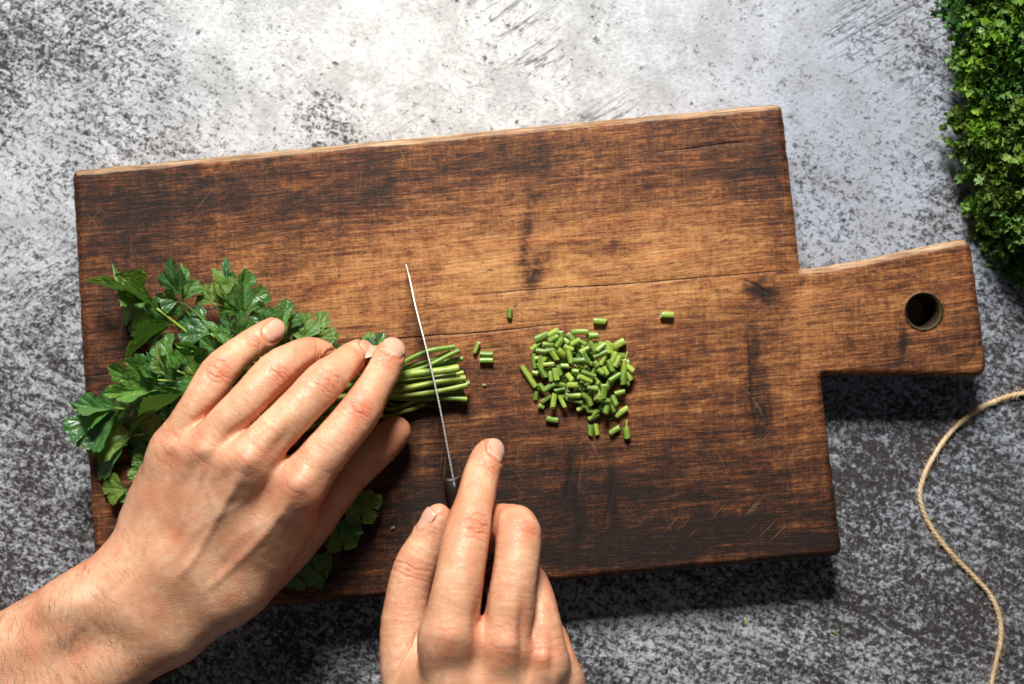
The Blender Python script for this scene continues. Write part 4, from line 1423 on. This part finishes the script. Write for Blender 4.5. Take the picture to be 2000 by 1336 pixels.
    # the main stems: gathered under the fingers, cut ends past the knife
    S = [((740, 735), (789, 708), (888, 674), 13, 1.25), ((735, 742), (800, 718), (880, 686), 10, 1.05), ((735, 745), (805, 722), (897, 688), 13, 1.1), ((735, 750), (812, 716), (904, 699), 8, 1.2),
         ((730, 752), (786, 738), (896, 716), 17, 1.75), ((730, 755), (795, 744), (890, 731), 11, 1.3), ((728, 760), (782, 757), (909, 739), 14, 1.55), ((726, 762), (800, 766), (917, 745), 9, 1.25),
         ((724, 770), (778, 772), (913, 753), 12, 1.6), ((722, 778), (768, 774), (912, 782), 8, 1.35), ((720, 775), (790, 776), (906, 760), 5, 1.2), ((716, 800), (749, 817), (829, 788), 6, 1.1),
         ((720, 790), (762, 797), (860, 764), 5, 1.15), ((730, 760), (790, 752), (905, 726), 6, 1.3), ((735, 745), (800, 735), (893, 706), 5, 1.25), ((722, 785), (770, 790), (850, 782), 4, 1.0),
         ((738, 738), (795, 722), (884, 695), 5, 1.1), ((728, 765), (800, 760), (908, 768), 3.5, 1.2)]
    for i, (p0, p1, p2, h, rad) in enumerate(S):
        far = (420 + 18 * (i % 7), 690 + 13 * i)
        P = spline([W(far[0], far[1], 7 + (i * 5) % 11), W((far[0] + p0[0]) / 2, (far[1] + p0[1]) / 2, 8 + (i * 3) % 9), W(*p0, h * 0.9 + 1), W(*p1, h + 0.5),
                    W((p1[0] + p2[0]) / 2, (p1[1] + p2[1]) / 2 + ((i * 37) % 7 - 3), h), W(*p2, max(rad, h - 2.0))], 6)
        rad *= 1.14
        P = P + np.c_[np.zeros(len(P)), 0.9 * np.sin(np.arange(len(P)) * 0.35 + i * 1.9), 0.5 * np.cos(np.arange(len(P)) * 0.3 + i)]
        P[:, 2] = np.maximum(P[:, 2], TOPZ + rad)
        R = np.linspace(rad * 0.8, rad * 1.05, len(P)) * (1 + 0.06 * np.sin(np.arange(len(P)) * 0.8 + i))
        V, F, cut, rib = stem_mesh("stem", P, R, True, 12, True)
        me = mesh_from("stem", V / 1000 - orig, F); fattr(me, "cut", cut); fattr(me, "rib", rib)
        obj("stem", me, M_STEM, root)


build_bunch()


# ------------------------------------------------------------------ chopped stems
def piece_mesh(L, R, seed, bend=0.0, slant=0.0, split=False):
    r = np.random.default_rng(seed)
    n = 12
    xs = np.linspace(-L / 2, L / 2, 7)
    P = np.stack([xs, bend * (xs / L) ** 2 * L, np.zeros(7)], 1)
    V, F = tube(P, [R * 0.95, R, R * 1.02, R, R * 1.01, R, R * 0.95], n, False)
    cen = np.repeat(P, n, 0)
    j = np.tile(np.arange(n), 7)
    rib = (j % 3 == 0).astype(float)
    V = cen + (V - cen) * (1 + np.where(rib > 0, 0.05, -0.05) + r.normal(0, 0.01, len(V)))[:, None]
    for e, s in ((0, -1), (6, 1)):
        q = slice(e * n, e * n + n)
        V[q, 0] += slant * V[q, 1] * (1 if s > 0 else r.uniform(-1, 1)) + r.normal(0, 0.12, n)
    cut = np.zeros(len(V))
    VV = [V]; c = len(V)
    for e, s in ((0, -1), (6, 1)):
        ring = V[e * n:e * n + n]
        pc = ring.mean(0)
        inner = pc + (ring - pc) * 0.55 - np.array([s * 0.1, 0, 0])
        VV += [ring, inner, (pc - np.array([s * 0.55, 0, 0]))[None]]
        for k in range(n):
            k2 = (k + 1) % n
            f1 = (c + k, c + k2, c + n + k2, c + n + k); f2 = (c + n + k, c + n + k2, c + 2 * n)
            F += [f1, f2] if s > 0 else [f1[::-1], f2[::-1]]
        c += 2 * n + 1
        cut = np.r_[cut, np.ones(n), np.full(n, 0.9), [0.35]]
    V = np.vstack(VV)
    me = mesh_from("chopped_stem", V / 1000, F)
    fattr(me, "cut", cut); fattr(me, "rib", np.r_[rib, np.zeros(len(V) - len(rib))])
    me.materials.append(M_STEM)
    return me


PIECES = {}


def piece(px, py, h, ang, Lpx, Wpx, label, group=None, pitch=0.0, name="chopped_stem"):
    L = Lpx / 3.56 * random.uniform(0.92, 1.08); R = Wpx / 3.56 / 2 * random.uniform(0.95, 1.2)
    key = (round(L * 1.0), round(R * 2.5), int(px) % 3)
    if key not in PIECES:
        k = len(PIECES)
        PIECES[key] = (piece_mesh(max(key[0], 1.5), key[1] / 2.5, 50 + k, random.uniform(-0.12, 0.12), random.uniform(-0.35, 0.35)), max(key[0], 1.5), key[1] / 2.5)
    me, l0, r0 = PIECES[key]
    o = obj(name, me, None, None, label, "chopped stem", group)
    o.location = W(px, py, max(h, R)) / 1000
    o.rotation_euler = (random.uniform(0, 6.28), math.radians(pitch), math.radians(-ang))
    o.rotation_mode = 'XYZ'
    o.scale = (L / l0, R / r0, R / r0)
    return o


def z7(x, y): return 980 + x / 4.453, 580 + y / 4.453


def build_chopped():
    T = lambda x, y, ang, L, w, label, h=0: piece(*z7(x, y), h, ang, L / 4.453, w / 4.453, label)
    T(68, 140, 95, 78, 50, "small yellow green stem end lying alone above the crack in the board")
    T(852, 212, 4, 112, 62, "pale green stem piece just above the chopped heap")
    T(1437, 157, 2, 112, 66, "single green stem piece lying farthest from the heap toward the board handle")
    T(1020, 408, -30, 112, 66, "tilted green stem piece off the upper right of the heap")
    T(440, 1068, 10, 100, 56, "short stem piece alone below the left side of the heap")
    T(770, 1155, 88, 96, 46, "left stem of the touching pair below the heap")
    T(822, 1150, 80, 98, 42, "right stem of the touching pair below the heap")
    T(982, 1160, -32, 104, 48, "slanted stem piece below the heap beside the forked one")
    T(1085, 1180, 82, 96, 54, "upright stem piece with a torn sliver below the heap")
    T(1086, 1105, 92, 70, 14, "thin torn sliver at the top of the upright stem piece", 1)
    T(1040, 1000, -35, 128, 54, "stem piece with a frayed end at the lower right of the heap")
    T(962, 1050, -26, 70, 12, "thin frayed fibre at the lower right of the heap")
    T(345, 952, 20, 52, 46, "stubby little stem end at the lower left of the heap")
    T(298, 858, 100, 74, 34, "tiny yellowish stem scrap left of the heap")
    T(232, 692, 57, 205, 44, "longest stem piece leaning out from the left of the heap")
    T(318, 800, 45, 60, 12, "thin pale fibre at the foot of the longest stem piece")
    T(1080, 512, -70, 74, 14, "dry straw coloured shred at the right of the heap", 5)
    # beside the cut ends
    piece(931, 679, 2, -68, 24, 9, "small stem piece standing between bunch and heap")
    piece(950, 692, 2, 2, 25, 9, "upper stem of the little pair beside the cut bunch")
    piece(950, 704, 2, 0, 25, 10, "lower stem of the little pair beside the cut bunch")
    # the heap itself
    grp = "stem pieces in the chopped heap"

    def heap_label(px, py, an, Lp, buried=False):
        dx, dy = (px - 1135) / 95, (py - 722) / 90
        rr = math.hypot(dx, dy)
        if rr < 0.5: zone = "in the middle of the heap"
        else: zone = "at the " + ("upper " if dy < -0.45 else "lower " if dy > 0.45 else "") + ("left" if dx < -0.33 else "right" if dx > 0.33 else "middle") + " of the heap"
        an = an % 180
        way = "lying level" if an < 17 or an > 163 else "falling rightward" if an < 65 else "lying upright" if an < 115 else "rising rightward"
        size = "longer" if Lp > 25.5 else "short" if Lp < 20 else "medium"
        if buried: return f"half buried {size} green stem piece {way} {zone}"
        return f"{size} green stem piece {way} {zone}"
    top = [(345, 348, -22, 125, 58, 3), (447, 312, -25, 90, 50, 5), (452, 362, -24, 95, 52, 6), (520, 338, 78, 80, 42, 6), (300, 425, -40, 110, 42, 2), (683, 302, 4, 152, 48, 5), (600, 350, 60, 80, 50, 5),
           (800, 335, 0, 90, 50, 4), (760, 345, 30, 60, 50, 3), (560, 385, 40, 50, 44, 7), (640, 395, -30, 90, 44, 6), (345, 472, 5, 95, 50, 6), (415, 466, -8, 80, 44, 7), (400, 415, -5, 84, 46, 6),
           (282, 556, 88, 130, 42, 3), (336, 560, 86, 112, 46, 4), (412, 586, -12, 104, 42, 6), (458, 512, 60, 76, 44, 8), (515, 485, 40, 80, 56, 8), (590, 520, 75, 108, 46, 11), (500, 400, -60, 90, 46, 8),
           (668, 552, 0, 104, 42, 12), (725, 520, 58, 90, 46, 11), (680, 590, 35, 100, 46, 10), (720, 460, -25, 90, 46, 8), (790, 432, 60, 100, 48, 9), (858, 440, -36, 96, 48, 9), (858, 498, -28, 120, 50, 8),
           (820, 585, 50, 60, 50, 8), (900, 460, 40, 70, 46, 6), (945, 596, 70, 100, 46, 9), (1006, 562, -68, 104, 46, 9), (975, 530, -65, 110, 50, 6), (1060, 610, 85, 120, 50, 5), (1112, 622, 35, 100, 52, 4),
           (1100, 682, 66, 96, 44, 3), (980, 702, -28, 108, 50, 9), (1055, 700, 88, 110, 50, 5), (1085, 745, 30, 60, 46, 2), (760, 672, 25, 122, 42, 13), (722, 712, 26, 122, 44, 12), (815, 730, 50, 80, 50, 9),
           (628, 768, 2, 118, 56, 9), (500, 640, 70, 90, 46, 8), (468, 672, 78, 112, 48, 8), (425, 690, 82, 84, 44, 6), (360, 660, 60, 90, 50, 4), (292, 660, 20, 56, 46, 2), (560, 600, 0, 90, 46, 9), (640, 645, 10, 60, 46, 9),
           (415, 782, -30, 120, 50, 5), (345, 785, 50, 70, 46, 3), (500, 760, 10, 90, 44, 6), (505, 805, -15, 84, 42, 5), (390, 885, -35, 106, 40, 2), (520, 898, 63, 140, 40, 3), (628, 855, 4, 122, 48, 6),
           (628, 900, 8, 145, 40, 4), (790, 792, 14, 106, 48, 10), (835, 830, 70, 90, 50, 8), (888, 822, 90, 108, 48, 9), (720, 860, 40, 90, 46, 6), (870, 893, 20, 120, 46, 8), (915, 950, 100, 130, 50, 6), (955, 960, 60, 80, 46, 3),
           (820, 1002, -35, 84, 48, 3), (760, 972, 60, 70, 56, 3), (760, 900, 75, 90, 50, 6), (980, 900, 66, 90, 44, 4), (1025, 832, -10, 92, 44, 4), (800, 1040, -30, 100, 44, 2), (580, 445, 20, 90, 46, 9), (880, 550, -70, 90, 46, 7),
           (850, 640, 40, 80, 46, 7), (900, 640, 60, 70, 46, 7), (700, 780, 70, 60, 46, 8), (930, 760, -60, 90, 46, 6), (590, 700, 50, 80, 46, 8)]
    for x, y, an, L, w, h in top:
        piece(*z7(x, y), h + 1.5, an + random.uniform(-6, 6), L / 4.453, w / 4.453, heap_label(*z7(x, y), an, L / 4.453), grp, random.uniform(-14, 14))
    r = np.random.default_rng(8)
    k = 0
    while k < 70:
        x, y = r.uniform(1045, 1230), r.uniform(665, 800)
        if ((x - 1135) / 88) ** 2 + ((y - 722) / 80) ** 2 > 1: continue
        k += 1
        an = r.uniform(0, 180); lp = r.uniform(18, 28)
        piece(x, y, r.uniform(1.5, 6), an, lp, r.uniform(9, 11.5), heap_label(x, y, an, lp, True), grp, r.uniform(-10, 10))
    # crumbs
    def crumb(px, py, h, L, ang, label):
        o = piece(px, py, h, ang, L, 4.5, label, None, 0, "parsley_crumb"); o["category"] = "crumb"
    crumb(1632, 1237, -29, 11, 40, "tiny green crumb on the table below the board corner")
    crumb(1456, 1214, -29, 12, 80, "dull olive crumb on the table under the board edge")
    crumb(767, 1031, 0, 7, -30, "tiny green crumb on the board between the two hands")
    crumb(946, 752, 0, 5, 0, "pale crumb on the board right of the cut stem ends")


build_chopped()


# ------------------------------------------------------------------ curly parsley at the right edge
def build_curly():
    root = obj("curly_parsley_bunch", None, label="bushy bunch of curly parsley at the right edge of the picture", cat="parsley")
    orig = W(2060, 260, -30) / 1000
    root.location = orig
    r = np.random.default_rng(12)
    # one frilled leaflet: a fan whose rim is ruffled
    def fan(seed):
        q = np.random.default_rng(seed)
        V = [(0, 0, 0)]; F = []
        m = 11
        for ring, rr in ((1, 0.55), (2, 1.0)):
            for i in range(m):
                a = -1.15 + 2.3 * i / (m - 1)
                ra = rr * (1 + (0.18 * (i % 2) if ring == 2 else 0)) * (1 - 0.18 * abs(a))
                z = (0.34 * math.sin(i * 2.3 + seed) + q.normal(0, 0.08)) * rr + 0.25 * rr * rr
                V.append((ra * math.cos(a), ra * math.sin(a), z))
        for i in range(m - 1):
            F.append((0, 1 + i, 2 + i)); F.append((1 + i, 1 + m + i, 2 + m + i, 2 + i))
        return np.array(V), F
    fans = [fan(k) for k in range(5)]
    clumps = [(1915, 40, 10, 62), (1960, 10, 22, 70), (1900, 120, 8, 46), (1960, 90, 30, 60), (2010, 40, 34, 70), (2000, 140, 34, 66), (1940, 180, 16, 56), (1898, 250, 2, 50), (1960, 260, 20, 60),
              (2020, 230, 34, 70), (1925, 320, 2, 52), (1985, 340, 22, 60), (2040, 330, 30, 70), (1945, 400, -2, 46), (2000, 430, 12, 58), (1945, 440, -12, 40), (1990, 495, -6, 46), (2050, 430, 20, 70), (2060, 120, 34, 80),
              (1880, 8, -8, 32), (2030, 510, -4, 50), (2090, 260, 30, 80), (2090, 400, 16, 70), (2100, 30, 24, 80), (2110, 520, -4, 60), (2080, 580, -14, 46)]
    for ci, (cx, cy, h, rad) in enumerate(clumps):
        h = h - 18
        c = W(cx - 6, cy, h); R = rad / 3.5
        VV = []; FF = []; vein = []
        cnt = 0
        nl = int(4.2 * R * R * 0.17) + 40
        for k in range(nl):
            d = r.normal(size=3); d /= np.linalg.norm(d)
            if d[2] < -0.45: d[2] *= -1
            lob = 1 + 0.45 * math.sin(d[0] * 5 + ci) * math.cos(d[1] * 6 + ci * 2)
            p = c + d * R * lob * (0.45 + 0.55 * r.random() ** 0.5) * np.array([1, 1, 0.85])
            if p[2] < 1.5: p[2] = 1.5 + r.random() * 3
            v, f = fans[k % 5]
            n = d + r.normal(0, 0.55, 3); n /= np.linalg.norm(n)
            u = np.cross(n, r.normal(size=3)); u /= np.linalg.norm(u)
            u = u + d * 0.5; u -= n * (u @ n); u /= np.linalg.norm(u)
            w = np.cross(n, u)
            s = r.uniform(2.2, 5.2)
            VV.append(p + s * (v[:, :1] * u + v[:, 1:2] * w + v[:, 2:] * n))
            FF += [tuple(cnt + i for i in ff) for ff in f]
            cnt += len(v)
            vein.append(np.r_[1.0, np.full(11, 0.25), np.zeros(11)])
        me = mesh_from("sprig", np.vstack(VV) / 1000 - orig, FF, True)
        fattr(me, "vein", np.concatenate(vein))
        obj("sprig", me, M_CURLY, root, kind="stuff")
        # stalk that carries the sprig
        P = spline([c, (c * 0.6 + W(2150, 300, -24) * 0.4) - np.array([0, 0, R * 0.5]), W(2150, 300, -24)], 5)
        V, F, cut, rib = stem_mesh("stalk", P, np.linspace(0.8, 1.4, len(P)), True, 7)
        me = mesh_from("stalk", V / 1000 - orig, F); fattr(me, "cut", cut); fattr(me, "rib", rib)
        obj("stalk", me, M_STEM, root)


build_curly()


# ------------------------------------------------------------------ twine
def build_twine():
    root = obj("twine", None, label="length of natural jute twine curving over the table at right", cat="twine")
    pts = [(2120, 770), (2060, 762), (2000, 768), (1955, 779), (1900, 806), (1852, 850), (1820, 898), (1803, 935), (1797, 970), (1808, 1010), (1835, 1054), (1870, 1094), (1905, 1129), (1935, 1164), (1952, 1205),
           (1955, 1248), (1946, 1290), (1936, 1340), (1925, 1400), (1930, 1470)]
    C = spline([W(x, y, -30 + 1.9 + (1.5 if 850 < y < 1000 else 0)) for x, y in pts], 14)
    orig = C[60] / 1000
    root.location = orig
    d = np.r_[0, np.cumsum(np.linalg.norm(np.diff(C, axis=0), axis=1))]
    n = int(d[-1] / 0.8)
    s = np.linspace(0, d[-1], n)
    C = np.stack([np.interp(s, d, C[:, i]) for i in range(3)], 1)
    T = np.gradient(C, axis=0); T /= np.linalg.norm(T, axis=1)[:, None]
    U = np.cross(T, [0, 0, 1.0]); U /= np.linalg.norm(U, axis=1)[:, None]
    Wv = np.cross(U, T)
    thick = 0.86 + 0.28 * (fbm(s / 30, s * 0 + 3, 3) - 0.3)
    for k in range(3):
        ph = s / 8.5 * 2 * math.pi + k * 2.094 + 1.2 * fbm(s / 20, s * 0, 2)
        P = C + (U * np.cos(ph)[:, None] + Wv * np.sin(ph)[:, None]) * (0.62 * thick)[:, None]
        V, F = tube(P, 0.96 * thick * (0.92 + 0.16 * vnoise(s / 2.5, s * 0 + k)), 8)
        me = mesh_from("strand", V / 1000 - orig, F)
        sa = np.repeat(s, 8) / 1000
        aa = np.tile(np.arange(8), len(s)) / 8
        vattr(me, "along", np.c_[sa, aa * 0.006 + k * 0.02, np.zeros(len(sa))])
        obj("strand", me, M_TWINE, root)
    r = np.random.default_rng(4)
    VV = []; FF = []; cnt = 0
    for k in range(800):
        i = r.integers(2, n - 3)
        a = r.uniform(0, 6.28)
        o = U[i] * math.cos(a) + Wv[i] * math.sin(a)
        L = r.uniform(1.2, 5.0)
        dirv = T[i] * r.choice([-1, 1]) * r.uniform(0.5, 1) + o * r.uniform(0.2, 0.9); dirv /= np.linalg.norm(dirv)
        p = C[i] + o * 1.5
        cv = r.normal(0, 0.3, 3)
        P = np.array([p + dirv * L * t + cv * L * t * t for t in np.linspace(0, 1, 5)])
        P[:, 2] = np.maximum(P[:, 2], 0.15)
        v, f = tube(P, [0.07, 0.07, 0.06, 0.05, 0.02], 3, False)
        VV.append(v); FF += [tuple(cnt + q for q in ff) for ff in f]; cnt += len(v)
    me = mesh_from("loose_fibre", np.vstack(VV) / 1000 - orig, FF)
    vattr(me, "along", np.c_[np.linspace(0, 1, cnt), np.zeros(cnt), np.zeros(cnt)])
    obj("loose_fibre", me, M_TWINE, root, kind="stuff")


build_twine()
